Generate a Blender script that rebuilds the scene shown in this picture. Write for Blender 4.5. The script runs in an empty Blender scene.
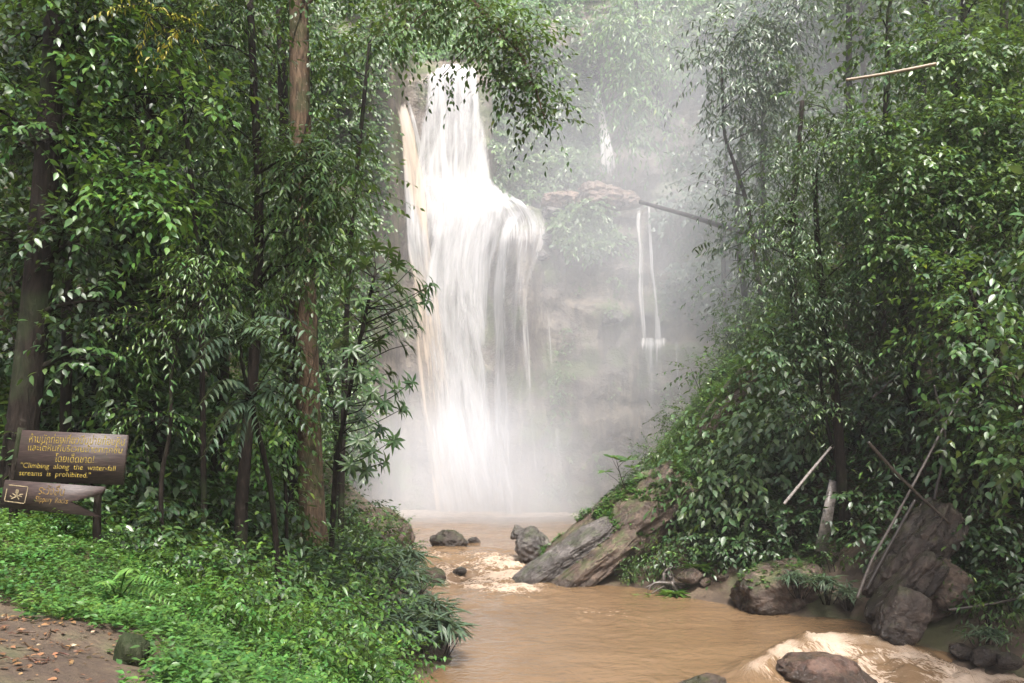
import bpy, math, random
import numpy as np
from mathutils import Vector, Matrix

scene = bpy.context.scene
COL = scene.collection
R = math.radians

# ------------------------------------------------------------------ camera
F, HOR, H = 796.4, 430.0, 6.0           # focal length in pixels, horizon row, eye height over the river
cam_d = bpy.data.cameras.new('camera')
cam_d.sensor_width = 36.0
cam_d.lens = 36.0 * F / 1024.0
cam_d.shift_y = (HOR - 341.5) / 1024.0
cam_d.clip_start, cam_d.clip_end = 0.1, 600.0
cam = bpy.data.objects.new('camera', cam_d)
cam.location = (0, 0, H)
cam.rotation_euler = (R(90), 0, 0)
COL.objects.link(cam)
scene.camera = cam

# ------------------------------------------------------------------ sky, sun, exposure
SUN_EL, SUN_AZ = 62.0, 166.0            # azimuth clockwise from +Y: behind the camera, to its right
world = bpy.data.worlds.new('World')
scene.world = world
world.use_nodes = True
wn = world.node_tree
sky = wn.nodes.new('ShaderNodeTexSky')
sky.sky_type = 'NISHITA'
sky.sun_disc = False
sky.sun_elevation = R(SUN_EL)
sky.sun_rotation = R(SUN_AZ)
sky.air_density, sky.dust_density, sky.ozone_density = 1.0, 7.0, 0.6
bg = wn.nodes['Background']
bg.inputs['Strength'].default_value = 0.13
wn.links.new(sky.outputs[0], bg.inputs['Color'])
sun_d = bpy.data.lights.new('sun', 'SUN')
sun_d.energy = 2.7
sun_d.angle = R(9)
sun_d.color = (1.0, 0.985, 0.97)
sun = bpy.data.objects.new('sun', sun_d)
sd = Vector((math.sin(R(SUN_AZ)) * math.cos(R(SUN_EL)), math.cos(R(SUN_AZ)) * math.cos(R(SUN_EL)), math.sin(R(SUN_EL))))
sun.rotation_euler = sd.to_track_quat('Z', 'Y').to_euler()
sun.location = (0, 0, 80)
COL.objects.link(sun)
vs = scene.view_settings
vs.view_transform, vs.look, vs.gamma, vs.use_curve_mapping = 'Standard', 'None', 1.0, False
vs.exposure = 1.45
scene.render.engine = 'CYCLES'
cy = scene.cycles
cy.use_denoising = True
cy.max_bounces, cy.diffuse_bounces, cy.glossy_bounces, cy.transmission_bounces = 6, 3, 2, 3
cy.volume_bounces = 3
cy.transparent_max_bounces = 24
cy.volume_max_steps = 128
cy.volume_step_rate = 2.0
cy.sample_clamp_indirect = 4.0

# ------------------------------------------------------------------ helpers
def tag(o, label=None, cat=None, group=None, kind=None):
    if label: o['label'] = label
    if cat: o['category'] = cat
    if group: o['group'] = group
    if kind: o['kind'] = kind
    return o

def P(px, py, Y):
    """point at depth Y seen at that place of the picture"""
    return np.array([(px - 512.0) / F * Y, Y, H - (py - HOR) / F * Y])

def unit(v):
    v = np.asarray(v, float)
    return v / np.maximum(np.linalg.norm(v, axis=-1, keepdims=True), 1e-9)

def _hash(i, j, k, s):
    h = (i * 374761393 + j * 668265263 + k * 1274126177 + s * 974634777) & 0xffffffff
    h = ((h ^ (h >> 13)) * 1274126177) & 0xffffffff
    h = ((h ^ (h >> 16)) * 2246822519) & 0xffffffff
    return ((h ^ (h >> 15)) & 0xffffff) / float(0xffffff) * 2 - 1

def noise3(p, s=0):
    p = np.asarray(p, float)
    b = np.floor(p).astype(np.int64)
    f = p - b
    f = f * f * f * (f * (f * 6 - 15) + 10)
    x, y, z = f[..., 0], f[..., 1], f[..., 2]
    i, j, k = b[..., 0], b[..., 1], b[..., 2]
    def c(a, bb, cc): return _hash(i + a, j + bb, k + cc, s)
    x00 = c(0,0,0) * (1 - x) + c(1,0,0) * x
    x10 = c(0,1,0) * (1 - x) + c(1,1,0) * x
    x01 = c(0,0,1) * (1 - x) + c(1,0,1) * x
    x11 = c(0,1,1) * (1 - x) + c(1,1,1) * x
    return (x00 * (1 - y) + x10 * y) * (1 - z) + (x01 * (1 - y) + x11 * y) * z

def fbm(p, octv=4, s=0, gain=0.5):
    p = np.asarray(p, float)
    t, a, n = 0, 1.0, 0
    for o in range(octv):
        t = t + a * noise3(p * 2.0 ** o + o * 17.3, s + o)
        n += a
        a *= gain
    return t / n

def sstep(a, b, x):
    t = np.clip((np.asarray(x, float) - a) / (b - a), 0, 1)
    return t * t * (3 - 2 * t)

def mesh_np(name, V, faces, mat=None, attrs=None, uv=None, smooth=False, parent=None, mats=None):
    """faces: list of (m,k) index arrays. attrs: {name: per-vertex float}. One mesh object, linked."""
    me = bpy.data.meshes.new(name)
    V = np.ascontiguousarray(V, np.float32)
    me.vertices.add(len(V))
    me.vertices.foreach_set('co', V.ravel())
    faces = [np.asarray(f, np.int32) for f in faces if len(f)]
    tot = np.concatenate([np.full(len(f), f.shape[1], np.int32) for f in faces])
    loops = np.concatenate([f.ravel() for f in faces]).astype(np.int32)
    start = np.concatenate([[0], np.cumsum(tot)[:-1]]).astype(np.int32)
    me.loops.add(len(loops))
    me.loops.foreach_set('vertex_index', loops)
    me.polygons.add(len(tot))
    me.polygons.foreach_set('loop_start', start)
    me.polygons.foreach_set('loop_total', tot)
    if smooth:
        me.polygons.foreach_set('use_smooth', np.ones(len(tot), bool))
    me.update(calc_edges=True)
    for k, a in (attrs or {}).items():
        at_ = me.attributes.new(k, 'FLOAT', 'POINT')
        at_.data.foreach_set('value', np.ascontiguousarray(a, np.float32))
    if uv is not None:
        l = me.uv_layers.new(name='UVMap')
        l.data.foreach_set('uv', np.ascontiguousarray(uv[loops], np.float32).ravel())
    if mat: me.materials.append(mat)
    o = bpy.data.objects.new(name, me)
    COL.objects.link(o)
    if parent: o.parent = parent
    return o

def empty(name, loc):
    o = bpy.data.objects.new(name, None)
    o.empty_display_size = 0.3
    o.location = [float(v) for v in loc]
    COL.objects.link(o)
    return o

def tubes(paths, radii, sides=5, close=True):
    """paths (T,k,3), radii (T,k): swept tubes in one go -> V, [quads]"""
    paths, radii = np.asarray(paths, float), np.asarray(radii, float)
    T, k, _ = paths.shape
    tan = np.gradient(paths, axis=1)
    tan = unit(tan)
    ref = np.where(np.abs(tan[..., 2:3]) > 0.8, np.array([1.0, 0.1, 0]), np.array([0, 0.1, 1.0]))
    # one reference per tube keeps the rings from twisting
    ref = np.broadcast_to(ref.mean(axis=1, keepdims=True), tan.shape)
    a = unit(np.cross(tan, ref))
    b = np.cross(tan, a)
    th = np.arange(sides) / sides * 2 * np.pi
    V = (paths[:, :, None, :] + radii[:, :, None, None] * (np.cos(th)[None, None, :, None] * a[:, :, None, :] + np.sin(th)[None, None, :, None] * b[:, :, None, :]))
    idx = np.arange(T * k * sides).reshape(T, k, sides)
    i0, i1 = idx[:, :-1], idx[:, 1:]
    q = np.stack([i0, np.roll(i0, -1, 2), np.roll(i1, -1, 2), i1], -1).reshape(-1, 4)
    fs = [q]
    if close:
        fs.append(idx[:, 0, ::-1].reshape(-1, sides))
        fs.append(idx[:, -1].reshape(-1, sides))
    return V.reshape(-1, 3), fs

class Acc:
    """collects vertices and faces of one mesh"""
    def __init__(self): self.V, self.F, self.n, self.A = [], [], 0, []
    def add(self, V, fs, a=None):
        V = np.asarray(V, float)
        for f in fs: self.F.append(np.asarray(f) + self.n)
        self.V.append(V)
        self.A.append(np.full(len(V), 0.5) if a is None else np.asarray(a, float))
        self.n += len(V)
        return self
    def faces(self):
        by = {}
        for f in self.F: by.setdefault(f.shape[1], []).append(f)
        return [np.concatenate(v) for v in by.values()]
    def build(self, name, mat, parent=None, smooth=False, offset=None):
        V = np.concatenate(self.V)
        if offset is not None: V = V - np.asarray(offset)
        return mesh_np(name, V, self.faces(), mat, {'tint': np.concatenate(self.A)}, smooth=smooth, parent=parent)

def spline(pts, n):
    """Catmull-Rom through pts, n samples"""
    pts = np.asarray(pts, float)
    if len(pts) == 2: pts = np.array([pts[0], (pts[0] + pts[1]) / 2, pts[1]])
    q = np.vstack([2 * pts[0] - pts[1], pts, 2 * pts[-1] - pts[-2]])
    t = np.linspace(0, len(pts) - 1 - 1e-6, n)
    i = t.astype(int); u = (t - i)[:, None]
    p0, p1, p2, p3 = q[i], q[i + 1], q[i + 2], q[i + 3]
    return 0.5 * (2 * p1 + (p2 - p0) * u + (2 * p0 - 5 * p1 + 4 * p2 - p3) * u ** 2 + (3 * p1 - p0 - 3 * p2 + p3) * u ** 3)

# ------------------------------------------------------------------ materials
def new_mat(name):
    m = bpy.data.materials.new(name)
    m.use_nodes = True
    nt = m.node_tree
    return m, nt, nt.nodes['Principled BSDF'], nt.nodes['Material Output']

def ramp(nt, stops, fac=None):
    n = nt.nodes.new('ShaderNodeValToRGB')
    e = n.color_ramp.elements
    while len(e) < len(stops): e.new(0.5)
    for el, (p, c) in zip(e, stops):
        el.position = p
        el.color = (*c, 1) if len(c) == 3 else c
    if fac is not None: nt.links.new(fac, n.inputs[0])
    return n

def noise_node(nt, scale, detail=4, rough=0.55, vec=None, dist=0.0):
    n = nt.nodes.new('ShaderNodeTexNoise')
    n.inputs['Scale'].default_value = scale
    n.inputs['Detail'].default_value = detail
    n.inputs['Roughness'].default_value = rough
    n.inputs['Distortion'].default_value = dist
    if vec is not None: nt.links.new(vec, n.inputs['Vector'])
    return n

def mathn(nt, op, a, b=None, clamp=False):
    n = nt.nodes.new('ShaderNodeMath'); n.operation = op; n.use_clamp = clamp
    for i, v in enumerate((a, b)):
        if v is None: continue
        if isinstance(v, (int, float)): n.inputs[i].default_value = v
        else: nt.links.new(v, n.inputs[i])
    return n.outputs[0]

def mapr(nt, v, a, b, c=0.0, d=1.0, smooth=True):
    n = nt.nodes.new('ShaderNodeMapRange')
    n.interpolation_type = 'SMOOTHSTEP' if smooth else 'LINEAR'
    nt.links.new(v, n.inputs['Value'])
    for k, x in zip(('From Min', 'From Max', 'To Min', 'To Max'), (a, b, c, d)): n.inputs[k].default_value = x
    return n.outputs['Result']

def mixc(nt, f, a, b):
    n = nt.nodes.new('ShaderNodeMix'); n.data_type = 'RGBA'
    if isinstance(f, (int, float)): n.inputs[0].default_value = f
    else: nt.links.new(f, n.inputs[0])
    for s, v in ((6, a), (7, b)):
        if isinstance(v, tuple): n.inputs[s].default_value = (*v, 1)
        else: nt.links.new(v, n.inputs[s])
    return n.outputs[2]

def attr(nt, name):
    n = nt.nodes.new('ShaderNodeAttribute'); n.attribute_name = name
    return n.outputs['Fac']

def objpos(nt, scale=(1, 1, 1), world_space=True):
    g = nt.nodes.new('ShaderNodeNewGeometry') if world_space else nt.nodes.new('ShaderNodeTexCoord')
    m = nt.nodes.new('ShaderNodeMapping')
    m.inputs['Scale'].default_value = scale
    nt.links.new(g.outputs['Position' if world_space else 'Object'], m.inputs['Vector'])
    return m.outputs['Vector']

def bump(nt, h, strength, dist, bsdf):
    b = nt.nodes.new('ShaderNodeBump')
    b.inputs['Strength'].default_value = strength
    b.inputs['Distance'].default_value = dist
    nt.links.new(h, b.inputs['Height'])
    nt.links.new(b.outputs[0], bsdf.inputs['Normal'])
    return b

def leaf_mat(name, dark, mid, light, young=None, rough=0.41, trans=0.28, spec=0.55):
    m, nt, bs, out = new_mat(name)
    stops = [(0.0, dark), (0.5, mid), (0.93, light)]
    if young: stops.append((0.985, young))
    rp = ramp(nt, stops, attr(nt, 'tint'))
    # blotches of age and wetness on the leaf skins, a metre or so wide and finer
    nz = noise_node(nt, 3.1, 3, vec=objpos(nt))
    hs = nt.nodes.new('ShaderNodeHueSaturation')
    nt.links.new(rp.outputs[0], hs.inputs['Color'])
    nt.links.new(mapr(nt, nz.outputs[0], 0.3, 0.7, 0.47, 0.53, False), hs.inputs['Hue'])
    nt.links.new(mapr(nt, noise_node(nt, 9, 2, vec=objpos(nt)).outputs[0], 0.3, 0.7, 0.7, 1.25, False), hs.inputs['Value'])
    nt.links.new(hs.outputs[0], bs.inputs['Base Color'])
    nt.links.new(mapr(nt, attr(nt, 'tint'), 0, 1, rough + 0.1, rough - 0.08, False), bs.inputs['Roughness'])
    bs.inputs['Specular IOR Level'].default_value = spec
    tr = nt.nodes.new('ShaderNodeBsdfTranslucent')
    tc = mixc(nt, 0.5, hs.outputs[0], (0.20, 0.30, 0.03))
    nt.links.new(tc, tr.inputs['Color'])
    mx = nt.nodes.new('ShaderNodeMixShader')
    mx.inputs[0].default_value = trans
    nt.links.new(bs.outputs[0], mx.inputs[1]); nt.links.new(tr.outputs[0], mx.inputs[2])
    nt.links.new(mx.outputs[0], out.inputs['Surface'])
    return m

M = {}
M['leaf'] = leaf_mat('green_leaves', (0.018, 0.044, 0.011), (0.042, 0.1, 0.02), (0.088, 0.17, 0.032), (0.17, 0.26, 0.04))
M['leaf_dark'] = leaf_mat('dark_green_leaves', (0.009, 0.025, 0.008), (0.021, 0.053, 0.015), (0.05, 0.105, 0.026), (0.11, 0.2, 0.04), trans=0.2)  # dark foliage, lowered further so its colour carries the shade between crowns
M['leaf_fresh'] = leaf_mat('fresh_green_leaves', (0.03, 0.085, 0.016), (0.06, 0.155, 0.026), (0.11, 0.22, 0.035), (0.22, 0.3, 0.04), trans=0.35)
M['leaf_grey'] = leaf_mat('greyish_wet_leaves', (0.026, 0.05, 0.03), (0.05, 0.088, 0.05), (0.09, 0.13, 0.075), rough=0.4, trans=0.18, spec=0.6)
M['leaf_gloss'] = leaf_mat('glossy_leaves', (0.018, 0.044, 0.016), (0.038, 0.084, 0.025), (0.07, 0.13, 0.038), (0.16, 0.25, 0.04), rough=0.42, trans=0.2, spec=0.6)
M['leaf_bright'] = leaf_mat('young_shiny_leaves', (0.022, 0.062, 0.016), (0.045, 0.115, 0.024), (0.1, 0.2, 0.035), (0.26, 0.34, 0.04), rough=0.4, trans=0.3, spec=0.55)
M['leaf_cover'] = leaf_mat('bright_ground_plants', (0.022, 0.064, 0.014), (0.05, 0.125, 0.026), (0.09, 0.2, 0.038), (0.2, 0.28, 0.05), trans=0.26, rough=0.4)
M['leaf_yellow'] = leaf_mat('yellowed_leaves', (0.2, 0.2, 0.02), (0.34, 0.3, 0.03), (0.45, 0.36, 0.04), trans=0.35)
M['litter'] = leaf_mat('dead_leaves', (0.05, 0.026, 0.014), (0.13, 0.065, 0.03), (0.24, 0.14, 0.06), (0.45, 0.36, 0.25), trans=0.05)

def bark_mat(name, a, b, c, vs_=1.0, moss=0.4, lich=0.45):
    m, nt, bs, out = new_mat(name)
    v = objpos(nt, (6 * vs_, 6 * vs_, 1.2 * vs_))
    n1 = noise_node(nt, 2.0, 8, 0.65, v, 0.6)
    n2 = noise_node(nt, 0.9, 4, vec=objpos(nt))
    rp = ramp(nt, [(0.3, a), (0.52, b), (0.75, c)], n1.outputs[0])
    c2 = mixc(nt, mapr(nt, n2.outputs[0], 0.52, 0.68, 0, moss), rp.outputs[0], (0.035, 0.055, 0.02))
    n3 = noise_node(nt, 7, 3, vec=objpos(nt))
    c3 = mixc(nt, mapr(nt, n3.outputs[0], 0.62, 0.7, 0, lich), c2, (0.24, 0.22, 0.18))      # lichen spots
    nt.links.new(c3, bs.inputs['Base Color'])
    bs.inputs['Roughness'].default_value = 0.75
    bs.inputs['Specular IOR Level'].default_value = 0.15
    bump(nt, n1.outputs[0], 0.9, 0.08, bs)
    return m
M['bark'] = bark_mat('brown_bark', (0.024, 0.017, 0.011), (0.092, 0.062, 0.039), (0.19, 0.13, 0.082), moss=0.6)
M['bark_dark'] = bark_mat('dark_wet_bark', (0.006, 0.005, 0.004), (0.015, 0.011, 0.008), (0.034, 0.026, 0.02), moss=0.5, lich=0.08)

def rock_mat(name, a, b, c, moss=0.6, wet=0.4):
    m, nt, bs, out = new_mat(name)
    v = objpos(nt)
    n1 = noise_node(nt, 0.9, 9, 0.62, v, 0.5)
    n2 = noise_node(nt, 5.0, 6, 0.7, v)
    rp = ramp(nt, [(0.3, a), (0.5, b), (0.72, c)], n1.outputs[0])
    dk = mixc(nt, mapr(nt, n2.outputs[0], 0.38, 0.6, 0.55, 0.0), rp.outputs[0], (0.02, 0.016, 0.014))
    g = nt.nodes.new('ShaderNodeNewGeometry')
    sx = nt.nodes.new('ShaderNodeSeparateXYZ'); nt.links.new(g.outputs['Normal'], sx.inputs[0])
    n3 = noise_node(nt, 1.7, 6, 0.65, v)
    mo = mathn(nt, 'MULTIPLY', mapr(nt, sx.outputs['Z'], 0.1, 0.75, 0, 1), mapr(nt, n3.outputs[0], 0.45, 0.62, 0, moss))
    mc = mixc(nt, n2.outputs[0], (0.03, 0.05, 0.012), (0.085, 0.12, 0.03))
    c3 = mixc(nt, mo, dk, mc)
    sp = nt.nodes.new('ShaderNodeSeparateXYZ'); nt.links.new(g.outputs['Position'], sp.inputs[0])
    line = mathn(nt, 'ADD', sp.outputs['Z'], mathn(nt, 'MULTIPLY', mathn(nt, 'SUBTRACT', n2.outputs[0], 0.5), 0.5))
    soak = mapr(nt, line, 0.16, 0.36, 1.0, 0.0)               # soaked, darker stone just over the water line
    c3 = mixc(nt, mathn(nt, 'MULTIPLY', soak, 0.65), c3, (0.02, 0.014, 0.01))
    nt.links.new(c3, bs.inputs['Base Color'])
    rg_ = mapr(nt, n1.outputs[0], 0.3, 0.7, wet - 0.18, wet + 0.25, False)
    nt.links.new(mathn(nt, 'SUBTRACT', rg_, mathn(nt, 'MULTIPLY', soak, 0.1)), bs.inputs['Roughness'])
    hh = mathn(nt, 'ADD', mathn(nt, 'MULTIPLY', n1.outputs[0], 1.0), mathn(nt, 'MULTIPLY', n2.outputs[0], 0.35))
    n5 = noise_node(nt, 17.0, 5, 0.7, v)
    hh = mathn(nt, 'ADD', hh, mathn(nt, 'MULTIPLY', n5.outputs[0], 0.12))
    bump(nt, hh, 1.0, 0.3, bs)
    return m
M['rock'] = rock_mat('brown_wet_rock', (0.03, 0.02, 0.015), (0.09, 0.06, 0.043), (0.19, 0.14, 0.105))
M['rock_grey'] = rock_mat('grey_wet_rock', (0.03, 0.026, 0.024), (0.095, 0.084, 0.078), (0.26, 0.235, 0.22), moss=0.35, wet=0.3)
M['rock_dark'] = rock_mat('dark_wet_rock', (0.009, 0.006, 0.005), (0.03, 0.021, 0.016), (0.095, 0.07, 0.056), moss=0.25, wet=0.24)
M['rock_red'] = rock_mat('reddish_rock', (0.05, 0.032, 0.024), (0.15, 0.095, 0.068), (0.3, 0.215, 0.165), moss=0.3)
M['rock_wet'] = rock_mat('reddish_wet_rock', (0.02, 0.012, 0.009), (0.08, 0.045, 0.032), (0.2, 0.13, 0.1), moss=0.1, wet=0.22)
# ------------------------------------------------------------------ land form
CTRL = np.array([
    # shore line, left
    (5, 8, 0), (1, 14, 0), (-2.4, 18.6, 0), (-1.8, 21.0, 0), (-2.5, 26, 0), (-3.0, 30, 0), (-4.3, 36.7, 0), (-6.0, 46, 0), (-8.6, 54, 0),
    # shore line, right
    (14.5, 20.4, 0), (11.2, 21.4, 0), (10.8, 25.2, 0), (7.8, 26.8, 0), (5.4, 29.5, 0), (3.0, 30.8, 0), (1.2, 31.6, 0), (2.2, 34, 0), (3.2, 38, 0), (4.6, 44, 0), (6.2, 51, 0), (7.2, 58, 0), (20, 20.2, 0.0),
    # bed
    (0, 25, -1), (4, 22, -1), (-1, 35, -1), (-0.5, 45, -1.4), (0, 55, -2), (8, 17, -1), (14, 13, -1.1), (4, 15, -1), (3, 27.5, -0.9), (-4, 56, -1.5), (4, 55, -1.5), (9, 5, -1), (15, 0, -1), (24, 8, -1), (-8, 62, -1.5), (0, 64, -2), (8, 64, -1),
    # left bank
    (-2.4, 5, 4.4), (-3.3, 7, 4.35), (-2.7, 10, 2.7), (-4.4, 10, 3.9), (-6.3, 25, 2.05), (-5.8, 17, 2.6), (-5.8, 13.5, 3.4), (-5.9, 11, 4.45), (-7.2, 11, 4.6), (-6.9, 41, 0.7), (-8, 31, 2.4),
    (0, 0, 4.4), (1, 5, 3.2), (2, -5, 4.3), (-3, 0, 4.6), (-8, 0, 5.6), (-4.6, 20, 1.9), (-3.6, 15, 1.7), (-4.6, 7, 4.45), (-9, 15, 4.7), (-10, 20, 5.2), (-10, 28, 5), (-11, 38, 4), (-13, 48, 6),
    (-15, 14, 7), (-20, 25, 14), (-30, 20, 24), (-15, 32, 10), (-25, 44, 25), (-28, 5, 16), (-45, 25, 34), (-20, -8, 9), (-55, 0, 30),
    # right hill
    (7, 40, 3.6), (9.4, 40, 7.4), (12, 40, 10.6), (15, 40, 14.5), (20, 38, 20), (25, 35, 24), (12, 30, 4.6), (9, 32, 3.6), (15, 23.2, 1.8), (18, 24, 5), (22, 25, 9.5), (11.1, 27.2, 1.9), (8.6, 28.5, 0.8), (7, 31.5, 1.6),
    (5.4, 34.5, 1.4), (6.8, 36, 2.8), (3.8, 33.2, .5), (5.5, 32, .4), (12, 50, 7), (9, 50, 2.4), (16, 52, 12), (30, 22, 14), (40, 25, 26), (30, 45, 33), (50, 10, 24), (28, 15, 6), (45, 45, 42), (60, 30, 40), (22, 21.5, 1.5), (17, 18.4, -.9), (12, 18.6, -1), (13.4, 19.3, -.8), (14, 17, -1), (11.4, 20.4, -.6), (20, 19, -.7),
], float)
def _rbf_fit(c, z):
    d = np.linalg.norm(c[:, None] - c[None], axis=-1)
    n = len(c)
    A = np.zeros((n + 3, n + 3))
    A[:n, :n] = d + np.eye(n) * 0.02
    A[:n, n] = 1; A[:n, n + 1:] = c
    A[n, :n] = 1; A[n + 1:, :n] = c.T
    return np.linalg.solve(A, np.concatenate([z, [0, 0, 0]]))
_W = _rbf_fit(CTRL[:, :2], CTRL[:, 2])
def ground_z(x, y, rough=True):
    x, y = np.asarray(x, float), np.asarray(y, float)
    sh = x.shape
    q = np.stack([x.ravel(), y.ravel()], -1)
    out = np.empty(len(q))
    for i in range(0, len(q), 20000):
        s = q[i:i + 20000]
        d = np.linalg.norm(s[:, None] - CTRL[None, :, :2], axis=-1)
        out[i:i + 20000] = d @ _W[:-3] + _W[-3] + s @ _W[-2:]
    if rough:
        out += 0.16 * fbm(np.column_stack([q * 0.45, np.zeros(len(q))]), 4, 5) + 0.035 * fbm(np.column_stack([q * 2.3, np.zeros(len(q))]), 3, 9)
    return out.reshape(sh)
def gpt(x, y, dz=0.0): return np.array([x, y, float(ground_z(np.array([x]), np.array([y]))[0]) + dz])

def grid(xs, ys):
    X, Y = np.meshgrid(xs, ys, indexing='ij')
    n, m = X.shape
    idx = np.arange(n * m).reshape(n, m)
    q = np.stack([idx[:-1, :-1], idx[1:, :-1], idx[1:, 1:], idx[:-1, 1:]], -1).reshape(-1, 4)
    return X, Y, q

m, nt, bs, out = new_mat('soil')
v = objpos(nt)
n1 = noise_node(nt, 1.1, 8, 0.6, v); n2 = noise_node(nt, 14, 5, 0.7, v)
c = ramp(nt, [(0.32, (0.036, 0.025, 0.015)), (0.52, (0.078, 0.054, 0.033)), (0.7, (0.135, 0.098, 0.062))], n1.outputs[0])
c = mixc(nt, mapr(nt, n2.outputs[0], 0.42, 0.62, 0.6, 0), c.outputs[0], (0.04, 0.026, 0.018))
n3 = noise_node(nt, 0.55, 5, 0.6, v)
c = mixc(nt, mapr(nt, n3.outputs[0], 0.5, 0.62, 0, 0.6), c, (0.045, 0.06, 0.02))
nt.links.new(c, bs.inputs['Base Color'])
bs.inputs['Roughness'].default_value = 0.75
bump(nt, mathn(nt, 'ADD', n1.outputs[0], mathn(nt, 'MULTIPLY', n2.outputs[0], 0.4)), 0.8, 0.07, bs)
M['soil'] = m
xs = np.concatenate([np.arange(-62, -13, 1.0), np.arange(-13, 16, 0.16), np.arange(16, 62.1, 1.0)])
ys = np.concatenate([np.arange(-14, 3, 1.0), np.arange(3, 45, 0.2), np.arange(45, 76.1, 0.8)])
X, Y, q = grid(xs, ys)
Z = ground_z(X, Y)
tag(mesh_np('ground', np.stack([X, Y, Z], -1).reshape(-1, 3), [q], M['soil'], smooth=True), 'brown earth banks rising steeply on both sides of the river', 'ground', kind='structure')

# ------------------------------------------------------------------ cliff
def _smooth_interp(x, xs, ys, w=0.7):
    return (np.interp(x - w, xs, ys) + np.interp(x, xs, ys) * 2 + np.interp(x + w, xs, ys)) / 4
def cliff_y(x, z, rough=True):
    x, z = np.asarray(x, float), np.asarray(z, float)
    y = _smooth_interp(x, [-62, -35, -20, -11, -9.2, -8.4, -2, 0, 2, 12, 18, 25, 40, 62], [27, 32, 44, 51.5, 55.2, 59.2, 59.4, 58.4, 57.6, 57.5, 53.5, 47, 37, 32], 0.35)
    y = y + 0.07 * z
    fallw = sstep(-9.4, -8.2, x) * (1 - sstep(-1.9, -0.9, x))
    right = sstep(-1.9, -0.7, x)
    left = 1 - sstep(-9.4, -8.4, x)
    lw = 0.9 * noise3(np.stack([x * 0.35, z * 0, z * 0 + 3.3], -1), 21)
    y = y + fallw * (0.8 * sstep(20.5, 27.0, z) + np.maximum(z - 33.4, 0) * 1.25)
    y = y + right * ((7.0 + 1.5 * noise3(np.stack([x * 0.22, z * 0.12, z * 0], -1), 8)) * sstep(22.5 + lw, 23.6 + lw, z) + np.maximum(z - 40, 0) * 0.9)
    y = y + left * np.maximum(z - 31.5, 0) * 0.9
    # rounded rock dome under the right edge of the fall, a low shelf further right
    y = y - 3.0 * np.exp(-((x - 0.55) / 1.35) ** 2) * (1 - sstep(19.3, 21.6, z)) * (0.45 + 0.55 * sstep(8, 17, z))
    y = y - 1.2 * sstep(8.6, 10, x) * (1 - sstep(15.5, 18, x)) * (1 - sstep(12.0, 12.6, z))
    y = y - 0.9 * sstep(3.0, 5, x) * (1 - sstep(8.6, 9.4, x)) * (1 - sstep(15.0, 15.7, z))
    y = y - 0.8 * (1 - sstep(-1.5, 5.5, z)) * fallw
    if rough:
        p = np.stack([x * 0.22, z * 0.16, np.zeros_like(x)], -1)
        calm = 1 - .75 * sstep(-9.4, -8.2, x) * (1 - sstep(1.6, 3.6, x)) * sstep(-3, 1, z)
        y = y + calm * 1.5 * fbm(p, 5, 31, 0.52)
        st = np.stack([x * 0.12, z * 0.9 + 0.5 * noise3(p * 2, 4), np.zeros_like(x)], -1)
        r = noise3(st, 61)
        y = y + calm * (0.45 - .27 * right * (1 - sstep(21, 24, z))) * np.sign(r) * np.abs(r) ** 0.5 + 0.3 * np.abs(noise3(np.stack([x * 0.9, z * 0.25, np.zeros_like(x)], -1), 77))
    return y
def cliff_pt(px, py, d=0.0, rough=True):
    Yc = 57.0
    for _ in range(14):
        p = P(px, py, Yc)
        Yc = 0.5 * Yc + 0.5 * (float(cliff_y(p[0:1], p[2:3], rough)[0]) - d)
    return P(px, py, Yc)

m, nt, bs, out = new_mat('cliff_rock')
v = objpos(nt)
n1 = noise_node(nt, 0.35, 9, 0.62, v, 0.4)
n2 = noise_node(nt, 1.0, 6, 0.6, objpos(nt, (1.6, 1.6, 0.13)))
n3 = noise_node(nt, 3.0, 6, 0.7, v)
c = ramp(nt, [(0.28, (0.05, 0.036, 0.03)), (0.45, (0.115, 0.095, 0.074)), (0.6, (0.19, 0.16, 0.12)), (0.75, (0.25, 0.18, 0.115))], n1.outputs[0])
c = mixc(nt, mapr(nt, n2.outputs[0], 0.46, 0.64, 0, 0.8), c.outputs[0], (0.045, 0.036, 0.034))
c = mixc(nt, mapr(nt, n3.outputs[0], 0.4, 0.6, 0.5, 0), c, (0.06, 0.045, 0.036))
n4 = noise_node(nt, 0.24, 6, 0.65, v)
c = mixc(nt, mapr(nt, n4.outputs[0], 0.5, 0.6, 0, 0.75), c, (0.075, 0.1, 0.03))
nt.links.new(c, bs.inputs['Base Color'])
bs.inputs['Roughness'].default_value = 0.5
bump(nt, mathn(nt, 'ADD', n1.outputs[0], mathn(nt, 'MULTIPLY', n3.outputs[0], 0.35)), 0.9, 0.5, bs)
M['cliff'] = m
xs = np.concatenate([np.arange(-62, -20, 1.0), np.arange(-20, 24, 0.22), np.arange(24, 62.1, 1.0)])
zs = np.concatenate([np.arange(-3, 48, 0.22), np.arange(48, 66, 1.0)])
X, Z, q = grid(xs, zs)
tag(mesh_np('cliff', np.stack([X, cliff_y(X, Z), Z], -1).reshape(-1, 3), [q[:, ::-1]], M['cliff'], smooth=True), 'tall brown rock cliff with a ledge behind the waterfall', 'cliff', kind='structure')

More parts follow.
